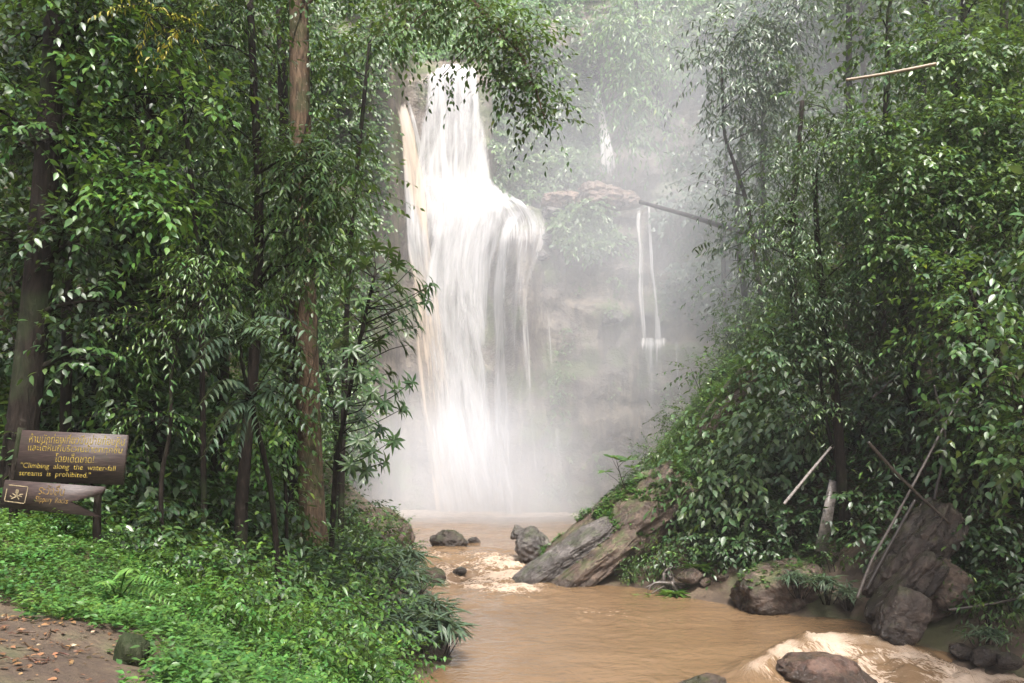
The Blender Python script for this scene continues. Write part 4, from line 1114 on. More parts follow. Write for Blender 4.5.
# leaning slabs
rock('leaning_slab', 'bare wet grey slab leaning into the water, its tip lowest', P(562, 558, 31.7) , (2.9, .8, .5), 'rock_grey', 31, (14, -33, 8), blocky=.84, noise=.16, cuts=7, cat='rock slab', sub=6, soft=18)
rock('leaning_slab', 'broad mossy brown slab leaning over a dark hollow', P(618, 530, 32.9), (4.3, 1.7, 1.15), 'rock', 32, (16, -37, 10), blocky=.86, noise=.18, cuts=9, cat='rock slab', sub=6, soft=18)
rock('leaning_slab', 'brown underside slab dipping into the brown water below the mossy slab', P(592, 566, 31.2), (2.5, .8, .55), 'rock', 33, (10, -36, 10), blocky=.84, noise=.18, cuts=7, cat='rock slab', sub=6, soft=18)
rock('leaning_slab', 'pale bare rock face showing through the green ridge', P(728, 402, 36), (2.4, .7, .6), 'rock', 34, (20, -52, 0), blocky=.82, noise=.12, cat='rock slab')
rock('boulder', 'big blunt brown boulder lying in the water edge of the right bank', P(778, 588, 26.6) + [.2, .3, -.1], (1.75, 1.15, .92), 'rock', 35, (4, -8, 12), noise=.1, cuts=9, soft=16, blocky=.9)
rock('boulder', 'long flat dark rock behind the blunt boulder', P(845, 570, 28), (1.7, 1.0, .75), 'rock_dark', 36, (0, -4, 0), noise=.12, cuts=9)
rock('leaning_slab', 'tall dark wet slab leaning on the right bank beside the poles', P(915, 555, 23.6), (2.2, .95, .8), 'rock_dark', 37, (10, -54, -10), blocky=.8, noise=.2, cuts=9, cat='rock slab', sub=6, soft=16)
rock('leaning_slab', 'second dark slab tucked under the tall dark slab', P(905, 590, 22.8), (1.6, .8, .55), 'rock_dark', 38, (0, -50, -5), blocky=.8, noise=.14, cuts=6, cat='rock slab', sub=6, soft=16)
rock('boulder', 'dark pointed block at the foot of the tall dark slab above the rapids', P(902, 618, 21.8), (.62, .6, .95), 'rock_dark', 39, (0, 28, 0), blocky=.85, noise=.14, cuts=7, soft=18)
rock('boulder', 'brown rounded rock leaning against the right side of the dark slab', P(940, 590, 23.2), (.85, .8, 1.1), 'rock', 40, (0, 20, 0), noise=.12)
rock('boulder', 'reddish wet rock with water pouring around it in the near rapids', P(825, 682, 18.9) + [.2, .3, 0.0], (1.25, .7, .5), 'rock_wet', 41, (0, 10, -20), noise=.16, cuts=9)
rock('boulder', 'mossy stone just breaking the water at the bottom edge', P(703, 687, 18.7), (.62, .5, .3), 'rock', 42)
def grow_on(objs, name, label, n, hgt, L, mat, seed, up=.35, per=7, patch=.0):
    """small plants rooted in the upper faces of rocks"""
    rg = np.random.default_rng(seed); Q = []
    for o in objs:
        me = o.data
        V = np.array([v.co[:] for v in me.vertices]) + np.array(o.location)[:]
        N = np.array([v.normal[:] for v in me.vertices])
        k = (N[:, 2] > up) & (V[:, 2] > .35) & (noise3(V * 1.1 + seed, 4) > patch)
        Q.append(V[k])
    Q = np.concatenate(Q)
    Q = Q[rg.integers(0, len(Q), n)]
    return sprouts(name, label, Q[:, 0], Q[:, 1], hgt, per, L, mat, seed, 'ovate', Q[:, 2] - .02)
slabs = [o for o in scene.objects if o.name.startswith('leaning_slab')]
grow_on([o for o in slabs if 'mossy brown' in o['label'] or 'pale bare' in o['label']], 'ground_cover', 'little green plants growing over the back of the mossy slab', 1900, .22, .12, 'leaf_cover', 21, .3, 7, -.1)
grow_on([o for o in scene.objects if o.name.startswith('boulder') and ('shore boulders' in o['label'] or 'left shore' in o['label'] or 'brow' in o['label'] or 'blunt boulder' in o['label'])], 'ground_cover', 'thin green growth on the tops of the shore boulders', 500, .2, .13, 'leaf', 22, .45, 7, .05)
for i, (px, py, s, label) in enumerate([(868, 605, .32, 'fist like dark stone between blunt boulder and slab'), (985, 660, .36, 'dark stone on the right shore in the foam'), (1008, 664, .3, 'grey stone beside the dark stone on the right shore'), (962, 655, .28, 'low stone right of the slab foot'), (1018, 650, .4, 'shaded stone above the foam at the right edge')]):
    rock('stone', label, at_water(px, py) + [0, 0, s * .3], (s * 1.2, s, s * .8), 'rock_dark', 50 + i, cat='stone', sub=4)
for i, (px, py, s, label) in enumerate([(690, 576, .4, 'grey rounded stone on the gravel spit beside the driftwood'), (705, 582, .22, 'small brown stone on the gravel spit'), (722, 578, .26, 'brown stone at the middle of the gravel spit'), (738, 585, .2, 'little stone at the right end of the gravel spit')]):
    rock('stone', label, P(px, py, 28.8), (s * 1.2, s, s * .8), 'rock', 60 + i, cat='stone', sub=4)
rock('stump', 'black rotten stump at the edge of the bare earth', on_ground(131, 5.75, .06), (.13, .12, .16), 'bark_dark', 71, (0, 8, 0), noise=.12, cat='stump', sub=3)

# ------------------------------------------------------------------ the warning sign
def board(name, pts, thick, mat, parent, origin):
    """flat board through four corners (world), given thickness along its normal"""
    p = np.asarray(pts, float)
    n = unit(np.cross(p[1] - p[0], p[3] - p[0]))
    if n[1] > 0: n = -n
    V = np.vstack([p, p - n * thick]) - origin
    return mesh_np(name, V, [[[0, 1, 2, 3], [7, 6, 5, 4], [0, 4, 5, 1], [1, 5, 6, 2], [2, 6, 7, 3], [3, 7, 4, 0]]], mat, parent=parent), n
m, nt, bs, out = new_mat('sign_wood')
v = objpos(nt, (2, 2, 14))
n1 = noise_node(nt, 3, 7, 0.6, v, .3); n2 = noise_node(nt, 5, 4, vec=objpos(nt))
c = ramp(nt, [(.3, (.018, .011, .01)), (.55, (.04, .026, .022)), (.75, (.07, .05, .042))], n1.outputs[0])
c = mixc(nt, mapr(nt, n2.outputs[0], .55, .7, 0, .5), c.outputs[0], (.03, .028, .018))
nt.links.new(c, bs.inputs['Base Color']); bs.inputs['Roughness'].default_value = .55
bump(nt, n1.outputs[0], .4, .01, bs)
M['sign'] = m
def paint_mat(name, col, worn):
    m, nt, bs, out = new_mat(name)
    c = mixc(nt, mapr(nt, noise_node(nt, 38, 5, .7, objpos(nt)).outputs[0], .42, .62, worn, 0), col, (.06, .045, .03))
    nt.links.new(c, bs.inputs['Base Color']); bs.inputs['Roughness'].default_value = .6
    return m
M['yellow'] = paint_mat('yellow_paint', (.34, .25, .03), .7)
M['ochre'] = paint_mat('faded_ochre_paint', (.27, .165, .035), .85)
M['cream'] = paint_mat('faded_cream_paint', (.36, .29, .17), .6)

def lettering(text, parent, mat, o, ux, uz, nrm, x, z, width, height, origin, sheary=0.0):
    """painted letters on a board: text's left/bottom at (x,z) along the board's own axes, fitted to width and height"""
    cu = bpy.data.curves.new('lettering', 'FONT'); cu.body = text; cu.resolution_u = 3
    t = bpy.data.objects.new('lettering', cu); COL.objects.link(t)
    bpy.context.view_layer.update()
    me = bpy.data.meshes.new_from_object(t.evaluated_get(bpy.context.evaluated_depsgraph_get()))
    bpy.data.objects.remove(t); bpy.data.curves.remove(cu)
    V = np.array([v_.co[:] for v_ in me.vertices])
    lo, hi = V.min(0), V.max(0)
    a = (V[:, 0] - lo[0]) / (hi[0] - lo[0]) * width + x
    b = (V[:, 1] - lo[1]) / (hi[1] - lo[1]) * height + z
    W = o + a[:, None] * ux + b[:, None] * uz + nrm * .004 - origin
    me.vertices.foreach_set('co', np.ascontiguousarray(W, np.float32).ravel()); me.update()
    me.materials.clear(); me.materials.append(M[mat])
    ob = bpy.data.objects.new('lettering', me); COL.objects.link(ob); ob.parent = parent
    return ob
so = on_ground(97, 11.0)
sg = tag(empty('warning_sign', so), 'weathered dark wooden sign with yellow Thai and English warning on two tilted boards', 'sign')
U = [P(22, 430, 11.05), P(127, 435, 10.9), P(122, 485, 10.9), P(14, 481, 11.05)]
bd, nr = board('upper_board', U, .05, M['sign'], sg, so)
ux = unit(U[1] - U[0]); uz = unit((U[0] - U[3]) + (U[1] - U[2])); Wd = np.linalg.norm(U[1] - U[0]); Hb = np.linalg.norm(U[0] - U[3])
def up(text, fx, fy, fw, fh, sl=0): return lettering(text, bd, 'yellow', U[3] + (U[2] - U[3]) * 0, unit(U[2] - U[3]), U[0] - U[3] - (U[0] - U[3]) * 0, nr, fx * np.linalg.norm(U[2] - U[3]), fy, fw * np.linalg.norm(U[2] - U[3]), fh, so)
up('ห้ามนักท่องเที่ยวปีนป่ายก้อนหิน', .085, .76, .88, .19)
up('และไต่หินที่บริเวณน้ำตกทุกชั้น', .085, .565, .87, .19)
up('โดยเด็ดขาด!', .35, .40, .36, .17)
up('"Climbing  along  the  water-fall', .04, .235, .88, .135)
up('streams  is  prohibited."', .04, .085, .66, .135)
Lw = [P(5, 480, 10.85), P(104, 487, 10.75), P(102, 494, 10.75), P(70, 502, 10.78), P(100, 517, 10.75), P(-1, 507, 10.85)]
# the lower board is broken: a bite is missing at its right end
n0 = nr
p = np.array(Lw)
V = np.vstack([p, p - n0 * .05]) - so
k = len(p)
lb = mesh_np('lower_board', V, [[list(range(k))], [list(range(2 * k - 1, k - 1, -1))], [[i, i + k, (i + 1) % k + k, (i + 1) % k] for i in range(k)]], M['sign'], parent=sg)
lux = unit(P(104, 487, 10.75) - P(5, 480, 10.85)); luz = unit(P(5, 480, 10.85) - P(-1, 507, 10.85)); lo = P(-1, 507, 10.85)
ln_ = np.linalg.norm(np.cross(lux, luz)); nl = unit(np.cross(lux, luz)); nl = nl if nl[1] < 0 else -nl
lettering('ระวังลื่น', lb, 'ochre', lo, lux, luz, nl, .51, .215, .36, .15, so)
lettering('Slippery  Rocks', lb, 'ochre', lo, lux, luz, nl, .49, .09, .46, .1, so)
def strokes(name, segs, w, mat):
    acc = Acc()
    for (x0, z0, x1, z1) in segs:
        a, b = lo + lux * x0 + luz * z0 + nl * .004, lo + lux * x1 + luz * z1 + nl * .004
        s = unit(np.cross(b - a, nl)) * w / 2
        acc.add(np.array([a - s, b - s, b + s, a + s]) - so, [np.array([[0, 1, 2, 3]])])
    return acc.build(name, M[mat], lb)
strokes('emblem_frame', [(.06, .09, .34, .075), (.35, .08, .35, .30), (.07, .315, .345, .305), (.058, .10, .058, .26)], .012, 'cream')
strokes('emblem', [(.20, .26, .22, .17), (.185, .235, .235, .235), (.19, .215, .232, .215), (.22, .18, .29, .165), (.215, .17, .15, .20), (.22, .17, .26, .125), (.215, .165, .15, .125), (.25, .19, .3, .2), (.17, .14, .12, .17), (.19, .25, .225, .25)], .014, 'cream')
wood = Acc()
trunk_tube(wood, [so - [0, 0, .3], P(97, 515, 10.98), P(99, 486, 11.0)], .062, .05, 10, 8, .1, 3, .15)
wood.build('post', M['bark_dark'], sg, True, so)
wood = Acc()
trunk_tube(wood, [on_ground(14, 11.15) - [0, 0, .3], P(14, 480, 11.15), P(22, 428, 11.15)], .06, .05, 10, 8, .1, 4, .15)
wood.build('post', M['bark_dark'], sg, True, so)
# ================================================================== RIGHT BANK
tree('river_tree', 'slim dark trunk standing behind the blunt boulder, crown of small shiny leaves', 'tree', None,
     [(846, 545, 27.5), (841, 470, 27), (836, 400, 27), (826, 320, 27), (818, 250, 27), (815, 180, 27)], .19, .08,
     [(815, 170, 26.5, 44, 40, 1540), (780, 220, 26.4, 34, 34, 979), (850, 210, 26.4, 40, 40, 1260), (790, 270, 26.2, 30, 30, 756), (840, 290, 26.2, 40, 30, 979), (880, 260, 26.2, 34, 40, 979), (806, 320, 26.2, 30, 26, 616), (860, 340, 26, 36, 26, 700), (810, 400, 26.4, 30, 26, 448), (775, 250, 26, 16, 22, 308), (830, 130, 26.5, 30, 26, 700)],
     .20, 'lance', 'leaf_gloss', 'bark_dark', seed=201, droop=.5, limb_r=.3)
tree('river_tree', 'thinner dark stem twinned with the slim trunk behind the boulder', 'tree', None,
     [(850, 545, 27.8), (842, 480, 27.8), (826, 420, 27.8), (818, 350, 27.8)], .09, .05, [(800, 350, 27, 26, 24, 420), (770, 340, 27.2, 20, 20, 251)], .24, 'ovate', 'leaf_gloss', 'bark_dark', seed=202)
tree('leaning_ridge_tree', 'thin crooked tree on the ridge with bare leaning stems in the mist', 'tree', None,
     [(766, 312, 40), (757, 270, 40), (752, 235, 40), (746, 200, 40), (733, 160, 40), (724, 130, 40), (722, 60, 40)], .14, .06,
     [(735, 40, 39.5, 50, 34, 900), (780, 20, 39.5, 40, 40, 800), (750, 90, 39.5, 44, 30, 800), (715, 70, 39.5, 24, 30, 380), (790, 80, 39.5, 36, 30, 640), (755, 130, 39.5, 36, 22, 380), (770, 160, 39.5, 24, 30, 300), (725, 190, 39.8, 20, 16, 160)],
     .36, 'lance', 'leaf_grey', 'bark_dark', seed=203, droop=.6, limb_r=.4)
tree('fresh_tree', 'bright leaved young tree in front of the dark thicket at the right edge', 'tree', None,
     [(1085, 640, 20.6), (1060, 520, 20.6), (1025, 420, 20.6), (985, 330, 20.4), (962, 270, 20.2)], .1, .04,
     [(960, 280, 19.8, 20, 18, 150), (940, 308, 19.8, 24, 16, 160), (985, 305, 19.8, 24, 18, 170), (965, 338, 19.6, 36, 16, 240), (1005, 345, 19.6, 26, 18, 170), (918, 330, 19.8, 16, 8, 60), (1000, 385, 19.6, 24, 14, 140), (1018, 410, 19.6, 16, 14, 90), (968, 408, 19.6, 22, 8, 80), (1000, 432, 19.6, 16, 8, 60)],
     .22, 'ovate', 'leaf_bright', 'bark_dark', seed=204, droop=.35, tint=(.1, .8))
tree('broad_tree', 'big tree with a broad shining crown filling the upper right', 'tree', None,
     [(985, 560, 26), (975, 450, 26), (960, 330, 26), (950, 200, 26), (955, 80, 26)], .26, .1,
     [(950, 120, 25, 60, 40, 2250), (900, 180, 24.6, 50, 36, 1800), (1000, 150, 24.8, 50, 40, 1950), (960, 200, 24.4, 56, 34, 1950), (1010, 230, 24.4, 40, 34, 1350), (890, 240, 24.6, 40, 30, 1050), (930, 270, 24.6, 40, 26, 900), (1000, 60, 25.4, 50, 40, 1500), (935, 60, 25.6, 44, 34, 1350), (870, 140, 25, 34, 30, 900), (1020, 290, 24.4, 30, 30, 750)],
     .21, 'ovate', 'leaf', 'bark_dark', seed=205, droop=.4, limb_r=.25, tint=(.25, .95))
tree('cliff_tree', 'pale green tree hanging over the upper cliff beside the faint high waterfall', 'tree', None,
     [(668, 130, 63), (655, 80, 62), (640, 30, 61), (632, -30, 61)], .3, .12,
     [(640, 20, 60, 34, 30, 900), (634, 60, 60, 22, 30, 700), (640, 80, 60, 24, 24, 500), (636, 105, 60, 20, 22, 380), (650, 115, 60.5, 20, 20, 360), (665, 40, 60.5, 24, 24, 500), (660, -20, 60, 40, 24, 500), (634, 132, 60, 12, 12, 120)],
     .55, 'lance', 'leaf_fresh', 'bark_dark', seed=206, droop=.7, rooted=False, limb_r=.3)
# slope trees to the right, each a thing
rng = np.random.default_rng(9)
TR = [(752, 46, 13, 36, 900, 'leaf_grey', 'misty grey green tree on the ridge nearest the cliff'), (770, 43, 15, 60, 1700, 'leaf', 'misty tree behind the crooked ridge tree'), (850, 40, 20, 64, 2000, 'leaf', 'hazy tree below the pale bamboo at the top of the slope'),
      (920, 38, 24, 66, 2000, 'leaf_fresh', 'hazy light green tree near the top of the slope by the pale bamboo'), (1000, 36, 25, 70, 2000, 'leaf', 'hazy tree at the top right corner'), (800, 34, 12, 54, 1700, 'leaf_dark', 'dark tree standing behind the slim river tree'),
      (880, 32, 15, 64, 2000, 'leaf_dark', 'dark tree behind the broad shining crown, toward the river tree'), (960, 30, 18, 70, 2200, 'leaf_dark', 'dark tree right behind the broad shining crown'), (1030, 28, 17, 80, 2200, 'leaf_dark', 'dark tree cut by the right edge'),
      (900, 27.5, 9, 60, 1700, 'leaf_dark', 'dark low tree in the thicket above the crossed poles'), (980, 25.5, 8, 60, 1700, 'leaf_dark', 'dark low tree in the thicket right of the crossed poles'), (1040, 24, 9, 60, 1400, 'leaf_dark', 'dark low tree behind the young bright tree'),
      (728, 53, 22, 44, 1300, 'leaf_grey', 'pale misty tree on the cliff shoulder above the long pole'), (800, 50, 25, 70, 1700, 'leaf', 'faint tree high on the slope behind the crooked ridge tree'), (870, 48, 30, 70, 1700, 'leaf', 'faint tree at the very top of the slope'), (960, 45, 33, 80, 1800, 'leaf', 'faint green tree at the very top beyond the pale bamboo')]
for i, (px, Y, h, w, n, mt, label) in enumerate(TR):
    b = on_ground(px, Y)
    row = lambda z: HOR - (z - H) / Y * F
    p0, p1 = row(b[2]), row(b[2] + h)
    cl = []
    k = 8
    for j in range(k):
        f = .12 + .86 * (j + .5) / k
        cl.append((px + rng.normal(0, w * .42), p0 + (p1 - p0) * f, Y - rng.uniform(0, 2.5), w * rng.uniform(.4, .62), w * rng.uniform(.33, .5), n / k))
    tree('slope_tree', label, 'tree', 'trees on the steep right slope', [(px, p0, Y), (px + rng.normal(0, 8), (p0 + p1) / 2, Y), (px + rng.normal(0, 14), p1, Y)], .2, .09, cl, .30 if Y < 40 else .36, ['ovate', 'lance'][i % 2], mt, 'bark_dark', seed=300 + i, twig_r=0, per=10, droop=.4)

for px, Y, h, w, n, mt, label in [(1135, 19.5, 15, 120, 4200, 'leaf_dark', 'dark tree added just outside the right edge for shade, boughs reaching in'), (1300, 15.5, 15, 230, 6500, 'leaf_dark', 'unseen dark tree added beyond the right edge to shade the right bank')]:  # trees added past the right edge to cast shade on the bank
    b = on_ground(px, Y)
    row = lambda z: HOR - (z - H) / Y * F
    p0, p1 = row(b[2]), row(b[2] + h)
    cl = [(px + rng.normal(0, w * .5), p0 + (p1 - p0) * (.3 + .7 * (j + .5) / 9), Y + rng.uniform(-2.5, 2.5), w * rng.uniform(.45, .65), w * rng.uniform(.33, .5), n / 9) for j in range(9)]
    tree('added_shade_tree', label, 'tree', None, [(px, p0, Y), (px + rng.normal(0, 8), (p0 + p1) / 2, Y), (px + rng.normal(0, 14), p1, Y)], .24, .1, cl, .28, 'ovate', mt, 'bark_dark', seed=int(px), droop=.35, per=9)
# undergrowth: one mass over the slope
rng = np.random.default_rng(78)
x, y, z = sample(15000, 4, 17, 33.5, 46, lambda x, y, z, px, py: (z > 1.4) & (px < 830))
sprouts('ground_cover', 'small leaved creepers smothering the right ridge up to its crest', x, y, .5, 9, .16, 'leaf_fresh', 11, 'ovate', z)
x, y, z = sample(9000, 7, 30, 21, 34, lambda x, y, z, px, py: (z > .9) & (px < 1100) & ((y > 27.5) | (px > 900)))
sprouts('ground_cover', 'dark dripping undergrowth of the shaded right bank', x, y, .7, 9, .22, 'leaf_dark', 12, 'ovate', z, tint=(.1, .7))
x, y, z = sample(9000, 12, 50, 33, 58, lambda x, y, z, px, py: (px < 1150))
sprouts('ground_cover', 'hazy undergrowth of the high right slope', x, y, 1.6, 9, .38, 'leaf', 13, 'ovate', z)

GR = 'shrubs on the right bank'
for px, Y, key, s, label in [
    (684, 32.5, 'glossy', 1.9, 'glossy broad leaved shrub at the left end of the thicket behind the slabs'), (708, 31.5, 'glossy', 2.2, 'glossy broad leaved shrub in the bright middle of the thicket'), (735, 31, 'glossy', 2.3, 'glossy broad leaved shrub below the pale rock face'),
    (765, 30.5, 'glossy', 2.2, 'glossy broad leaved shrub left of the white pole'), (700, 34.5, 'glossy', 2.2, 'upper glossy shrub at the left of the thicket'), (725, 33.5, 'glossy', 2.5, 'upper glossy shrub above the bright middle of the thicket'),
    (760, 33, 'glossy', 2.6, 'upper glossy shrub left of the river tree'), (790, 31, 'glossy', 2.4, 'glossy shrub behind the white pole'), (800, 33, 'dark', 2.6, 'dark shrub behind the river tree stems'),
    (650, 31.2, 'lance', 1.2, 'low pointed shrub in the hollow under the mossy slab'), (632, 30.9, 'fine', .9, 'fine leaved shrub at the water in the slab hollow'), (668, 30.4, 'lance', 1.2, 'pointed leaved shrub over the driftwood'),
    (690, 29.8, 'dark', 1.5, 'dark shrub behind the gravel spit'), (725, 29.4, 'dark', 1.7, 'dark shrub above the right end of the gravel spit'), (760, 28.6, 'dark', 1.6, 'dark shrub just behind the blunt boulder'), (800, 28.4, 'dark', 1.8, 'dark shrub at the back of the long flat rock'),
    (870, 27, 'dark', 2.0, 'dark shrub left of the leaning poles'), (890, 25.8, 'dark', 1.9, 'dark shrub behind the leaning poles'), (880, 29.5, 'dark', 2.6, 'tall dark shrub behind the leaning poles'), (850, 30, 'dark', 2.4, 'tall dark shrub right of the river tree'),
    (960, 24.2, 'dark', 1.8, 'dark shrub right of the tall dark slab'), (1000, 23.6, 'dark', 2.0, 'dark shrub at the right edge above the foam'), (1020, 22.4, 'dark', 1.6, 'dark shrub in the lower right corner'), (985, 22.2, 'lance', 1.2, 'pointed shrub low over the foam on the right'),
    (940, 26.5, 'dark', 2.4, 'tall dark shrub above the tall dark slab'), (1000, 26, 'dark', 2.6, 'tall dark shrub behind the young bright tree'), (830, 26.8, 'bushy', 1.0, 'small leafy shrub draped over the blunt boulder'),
    (636, 39, 'fine', 1.6, 'fine shrub on the lower crest of the ridge'), (655, 38.5, 'fine', 1.9, 'fine shrub halfway up the ridge crest'), (680, 39, 'fine', 2.0, 'fine shrub on the ridge crest by the pale rock'), (705, 40, 'bushy', 2.0, 'bushy shrub on the upper ridge crest'), (735, 41, 'fine', 2.2, 'fine shrub near the top of the ridge crest'), (755, 41, 'lance', 2.2, 'pointed shrub at the foot of the crooked ridge tree')]:
    put(key, on_ground(px, Y, -.05 * s), s, label, GR)
for px, py, Y, key, s, label in [(600, 543, 33.2, 'bushy', .75, 'small bright shrub growing on the mossy slab'), (585, 555, 32.8, 'lush', .5, 'tiny bright shrub low on the mossy slab'), (630, 512, 33.6, 'bushy', .8, 'small shrub at the top of the mossy slab'), (640, 500, 34.2, 'fine', 1.0, 'fine shrub behind the top of the mossy slab')]:
    put(key, P(px, py + 12, Y), s, label, 'shrubs on the mossy slab')
for px, py, Y, s, label in [(800, 585, 25.6, 1.2, 'strap leaved clump hanging over the front of the blunt boulder'), (828, 590, 25.5, 1.3, 'strap leaved clump between blunt boulder and the dark slab'), (848, 598, 25.2, 1.0, 'strap leaved clump at the water right of the blunt boulder'), (590, 573, 31.4, 1.0, 'strap leaved clump at the water under the mossy slab'), (985, 640, 21.2, 1.0, 'strap leaved clump above the foam on the right shore')]:
    put('strap', P(px, py + 8, Y), s, label, 'strap leaved clumps on the right shore')
for px, py, Y, s, label in [(655, 603, 28.8, .9, 'grass tuft at the water in front of the driftwood'), (675, 598, 28.8, 1.0, 'grass tuft on the wet end of the gravel spit'), (700, 572, 29.4, 1.1, 'grass tuft behind the grey stone of the spit'), (640, 600, 28.9, .6, 'small grass tuft out in the shallow water'), (690, 600, 28.6, .6, 'short grass tuft beside the stone at the spit')]:
    put('tuft', P(px, py, Y), s, label, 'grass tufts on the gravel spit')
# gravel spit
rng = np.random.default_rng(6)
xs_, ys_ = np.linspace(-1, 1, 50), np.linspace(-1, 1, 24)
X, Y_, q = grid(xs_, ys_)
c0 = P(712, 592, 29.0)
rr = np.sqrt(X ** 2 + Y_ ** 2)
Zs = .42 * (1 - sstep(.15, 1.0, rr)) - .12 + .07 * fbm(np.stack([X * 5, Y_ * 3, X * 0], -1), 4, 2)
tag(mesh_np('gravel_spit', np.stack([X * 2.6 + c0[0], Y_ * 1.5 + 29.4, Zs], -1).reshape(-1, 3), [q], M['soil'], smooth=True), 'low spit of wet gravel and mud below the thicket', 'gravel spit', kind='structure')

# sapling on the slab
b = P(638, 505, 33.4)
e = tag(empty('sapling', b), 'lone thin sapling with few large leaves against the spray', 'sapling')
wood, fol = Acc(), Acc(); rg = np.random.default_rng(8)
st = limb(wood, rg, b, P(617, 462, 33.2), .03, .012, .05)
for a, t in [(3, (605, 472)), (5, (632, 468)), (7, (612, 458)), (8, (628, 460)), (9, (617, 460)), (6, (641, 478))]:
    tip = P(t[0], t[1], 33.2)
    limb(wood, rg, st[a], tip, .012, .006, .08, 5, 4)
    k = 5
    th = np.arange(k) / k * 6.28 + rg.uniform(0, 6)
    leaves(fol, np.repeat(tip[None], k, 0), np.stack([np.cos(th), np.sin(th) * .6, rg.uniform(-.1, .8, k)], -1), np.array([[0, -.4, 1.0]] * k), .5 * rg.uniform(.7, 1.1, k), rg.uniform(.3, .8, k), 'ovate')
wood.build('stem', M['bark_dark'], e, True, b); fol.build('foliage', M['leaf'], e, False, b)

# ------------------------------------------------------------------ poles, planks, driftwood
def wood_mat(name, a, b, rough=.5):
    m, nt, bs, out = new_mat(name)
    n = noise_node(nt, 3, 6, .6, objpos(nt, (4, 4, 4)))
    nt.links.new(ramp(nt, [(.3, a), (.7, b)], n.outputs[0]).outputs[0], bs.inputs['Base Color'])
    bs.inputs['Roughness'].default_value = rough
    bump(nt, n.outputs[0], .4, .02, bs)
    return m
M['grey_wood'] = wood_mat('grey_wood', (.045, .038, .033), (.14, .12, .105), .4)
M['pale_wood'] = wood_mat('pale_wet_wood', (.13, .115, .1), (.33, .3, .28), .35)
M['dark_wood'] = wood_mat('dark_wet_wood', (.02, .016, .013), (.055, .045, .038), .35)
M['tan_bamboo'] = wood_mat('dry_bamboo', (.12, .085, .05), (.27, .2, .125), .45)
def pole(name, label, pts, r0, r1, mat, cat, nodes=0, seed=0):
    pp = np.array([P(*q) for q in pts])
    n = 60 if nodes else 24
    p = spline(pp, n)
    t = np.linspace(0, 1, n)
    r = r0 + (r1 - r0) * t
    if nodes: r = r * (1 + .16 * np.exp(-(((t * nodes) % 1 - .5) / .06) ** 2))
    o = p[0].copy()
    V, f = tubes(p[None], r[None], 10)
    V = V + .12 * r0 * fbm(V * 3, 3, seed)[:, None]
    a = Acc(); a.add(V - o, f)
    ob = a.build(name, M[mat], None, True); ob.location = [float(v) for v in o]
    return tag(ob, label, cat)
pole('fallen_log', 'long dark bare log jutting from the ridge tree toward the thin falls', [(640, 202, 50), (690, 216, 46.5), (752, 236, 42), (800, 252, 39)], .12, .18, 'dark_wood', 'log', seed=1)
pole('bamboo_cane', 'pale dry bamboo cane sticking out high on the hazy slope', [(846, 80, 24.2), (890, 73, 24), (936, 64, 23.8)], .042, .055, 'tan_bamboo', 'bamboo cane', 7)
pole('bamboo_cane', 'pale wet cane slanting up from the thicket to the river tree', [(784, 504, 26.2), (806, 477, 26.2), (831, 447, 26.3)], .05, .042, 'pale_wood', 'bamboo cane', 5)
pole('bamboo_cane', 'dark thin cane continuing up behind the river tree', [(872, 398, 27), (890, 382, 27), (910, 362, 27)], .05, .04, 'grey_wood', 'bamboo cane', 5)
pole('bamboo_cane', 'long bent grey cane propped against the dark slab, its foot over the water', [(857, 598, 22.4), (872, 560, 22.6), (893, 522, 22.8), (920, 472, 23), (950, 415, 23.4), (975, 370, 23.8)], .042, .03, 'grey_wood', 'bamboo cane', 12)
pole('bamboo_cane', 'dark cane lying close beside the long bent cane', [(866, 590, 22.9), (890, 545, 23.1), (915, 500, 23.3)], .05, .045, 'dark_wood', 'bamboo cane', 6)
pole('bamboo_cane', 'dark cane crossing over the long bent cane', [(868, 442, 22.6), (905, 482, 22.7), (950, 524, 22.9)], .048, .04, 'dark_wood', 'bamboo cane', 6)
pole('bamboo_cane', 'dark cane rising from the crossing into the thicket', [(934, 500, 23.6), (945, 440, 23.8), (934, 385, 24)], .045, .035, 'dark_wood', 'bamboo cane', 6)
pole('bamboo_cane', 'thin grey cane lying low over the foam on the right', [(948, 610, 22), (985, 605, 22), (1030, 596, 22)], .04, .035, 'dark_wood', 'bamboo cane', 5)
bm_o = P(824, 552, 27.2)
pl = np.array([P(815, 551, 26.9), P(828, 552, 26.9), P(838, 482, 27.3), P(830, 480, 27.3)])
V = np.vstack([pl, pl + [0, .07, 0.01]])
mesh_np('plank', V - bm_o, [[[0, 1, 2, 3], [7, 6, 5, 4], [0, 4, 5, 1], [1, 5, 6, 2], [2, 6, 7, 3], [3, 7, 4, 0]]], M['pale_wood']).location = [float(v_) for v_ in bm_o]
tag(bpy.data.objects['plank'], 'whitish wet plank standing on the long flat rock beside the slim trunk', 'plank')
rg = np.random.default_rng(12)
dw = P(668, 585, 29.2)
a = Acc()
for k in range(16):
    d = unit(rg.normal(0, 1, 3) * [1.4, .6, .7])
    tip = dw + d * rg.uniform(.4, 1.0)
    tip[2] = max(tip[2], .0)
    limb(a, rg, dw + rg.normal(0, .12, 3), tip, rg.uniform(.03, .09), .012, rg.uniform(-.1, .3), 9, 6, .14)
o = a.build('driftwood', M['grey_wood'], None, True, dw); o.location = [float(v_) for v_ in dw]
tag(o, 'tangle of bleached driftwood roots stranded on the gravel spit', 'driftwood')

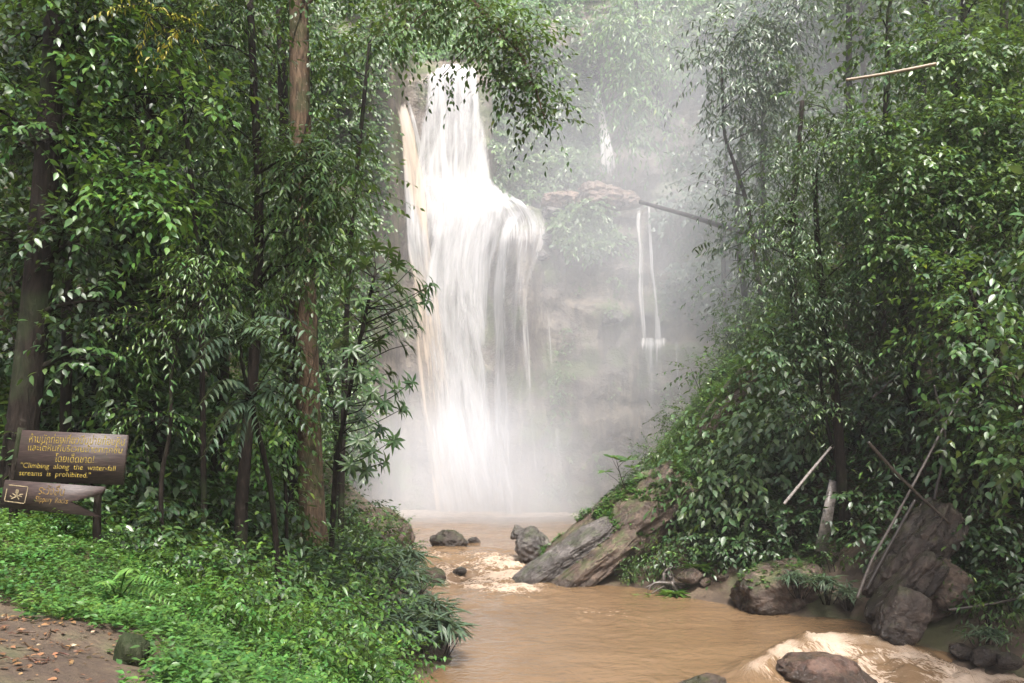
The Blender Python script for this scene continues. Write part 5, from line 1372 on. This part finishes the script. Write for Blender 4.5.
# ================================================================== CLIFF PLANTS
def hang(name, label, keep, n, L, mat, seed, cat, x0, x1, z0, z1, out=1.2, per=7, tpl='ovate', tint=(.15, .85)):
    """leaves rooted all over a rock face, standing off it in uneven cushions"""
    rng = np.random.default_rng(seed)
    x, z = rng.uniform(x0, x1, n), rng.uniform(z0, z1, n)
    y = cliff_y(x, z)
    px, py = 512 + x / y * F, HOR - (z - H) / y * F
    k = keep(x, z, px, py)
    x, y, z = x[k], y[k], z[k]
    cush = fbm(np.stack([x * .45, z * .45, x * 0], -1), 4, seed)
    y = y - out * np.clip(.35 + cush, 0, 1.2) * rng.uniform(.25, 1, len(x))
    p = np.stack([x, y, z], -1)
    o = unit(np.array([0, -1.0, .25]) + rng.normal(0, .3, p.shape))
    pos, ld, nr, tp = twigs_of(rng, p, o, L, per, .6, .5, (2, 4))
    fol = Acc()
    tn = np.clip(np.repeat(rng.uniform(*tint, len(p)) + .25 * cush, per) + rng.normal(0, .1, len(pos)), 0, .94)
    leaves(fol, pos, ld, nr + [0, -.5, 0], L * rng.uniform(.6, 1.2, len(pos)), tn, tpl)
    return tag(fol.build(name, M[mat]), label, cat, kind='stuff')
cn = lambda x, z, s, sc: fbm(np.stack([x * sc, z * sc, x * 0], -1), 4, s)
hang('climbing_vines', 'curtain of vines covering the cliff left of the fall', lambda x, z, px, py: (px < 391 + 4 * cn(x, z, 2, .8)) & ((z > 14.5) | (px < 372)) & (cn(x, z, 3, .35) > -.42) & (px > -60), 17000, .34, 'leaf', 401, 'vines', -24, -8.2, 3, 46, 1.7)
hang('climbing_vines', 'dark vines high on the cliff over the left forest', lambda x, z, px, py: (px > -90), 5000, .6, 'leaf_dark', 402, 'vines', -40, -18, 14, 46, 2.4)
hang('cliff_scrub', 'pale green scrub on the wooded crest above the fall', lambda x, z, px, py: (px > 370) & (px < 545 + 20 * cn(x, z, 14, .5)) & (py < 58) & ((z > 35.2) | (px > 495) | (px < 400)), 6500, .5, 'leaf_fresh', 403, 'scrub', -9.5, 9, 34, 58, 1.8)
hang('cliff_scrub', 'misty bushes covering the rock step between the main fall and the faint high fall', lambda x, z, px, py: (px > 494) & (px < 592) & (py > 58 + 40 * cn(x, z, 6, .5)) & (py < 196) & (cn(x, z, 5, .4) > -.35), 5200, .42, 'leaf', 404, 'scrub', -2, 8, 22, 40, 1.9)
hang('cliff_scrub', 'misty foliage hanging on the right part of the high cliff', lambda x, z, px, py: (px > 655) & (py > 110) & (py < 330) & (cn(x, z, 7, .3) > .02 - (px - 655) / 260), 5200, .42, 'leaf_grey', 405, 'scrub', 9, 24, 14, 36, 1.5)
hang('cliff_scrub', 'pale foliage covering the crest of the high cliff at the top of the picture', lambda x, z, px, py: ((px > 668) | ((px > 540) & (cn(x, z, 15, .4) > -.12) & ((px < 578) | (px > 612) | (py < 40)))) & (py < 70 + 40 * cn(x, z, 9, .4)), 6000, .55, 'leaf', 406, 'scrub', 4, 30, 34, 60, 2.2)
hang('cliff_scrub', 'leafy bush hanging on the cliff face just under the ledge', lambda x, z, px, py: (np.hypot((px - 580) / 30, (py - 228) / 26) < 1 + .5 * cn(x, z, 10, .8)), 5000, .36, 'leaf', 407, 'scrub', 2, 9, 17, 24, 1.6)
hang('cliff_moss', 'thin mossy growth in streaks down the wet cliff wall', lambda x, z, px, py: (px > 545) & (px < 770) & (py > 200) & (cn(x * 1.6, z * .5, 11, .5) > .22), 5200, .22, 'leaf', 408, 'moss', 2, 22, 1, 24, .5, 5)
hang('cliff_scrub', 'dark scrub clothing the cliff far to the right', lambda x, z, px, py: (px > 750), 4200, .55, 'leaf', 409, 'scrub', 18, 45, 10, 50, 2.0)
# rubble of the ledge
for i, (px, py, s, label) in enumerate([(560, 200, .9, 'reddish brown rock on the left of the cliff ledge'), (600, 196, 1.2, 'long reddish rock in the middle of the cliff ledge'), (625, 202, .8, 'brown rock at the right of the cliff ledge'), (553, 212, .6, 'pale wet rock at the top of the rocky rib beside the fall'), (546, 240, .5, 'pale rock halfway down the rocky rib beside the fall'), (541, 255, .45, 'small pale rock low on the rocky rib beside the fall'), (612, 318, .6, 'pale rock sticking out of the cliff wall below the ledge')]):
    p_ = P(px, py, cliff_pt(px, max(py, 222), .1 * s, False)[1])
    rock('ledge_rock', label, p_, (s * 1.5, s * 1.2, s * .95), 'rock_red' if 'reddish' in label or 'brown' in label else 'rock_grey', 80 + i, noise=.32, sub=5, cuts=9)
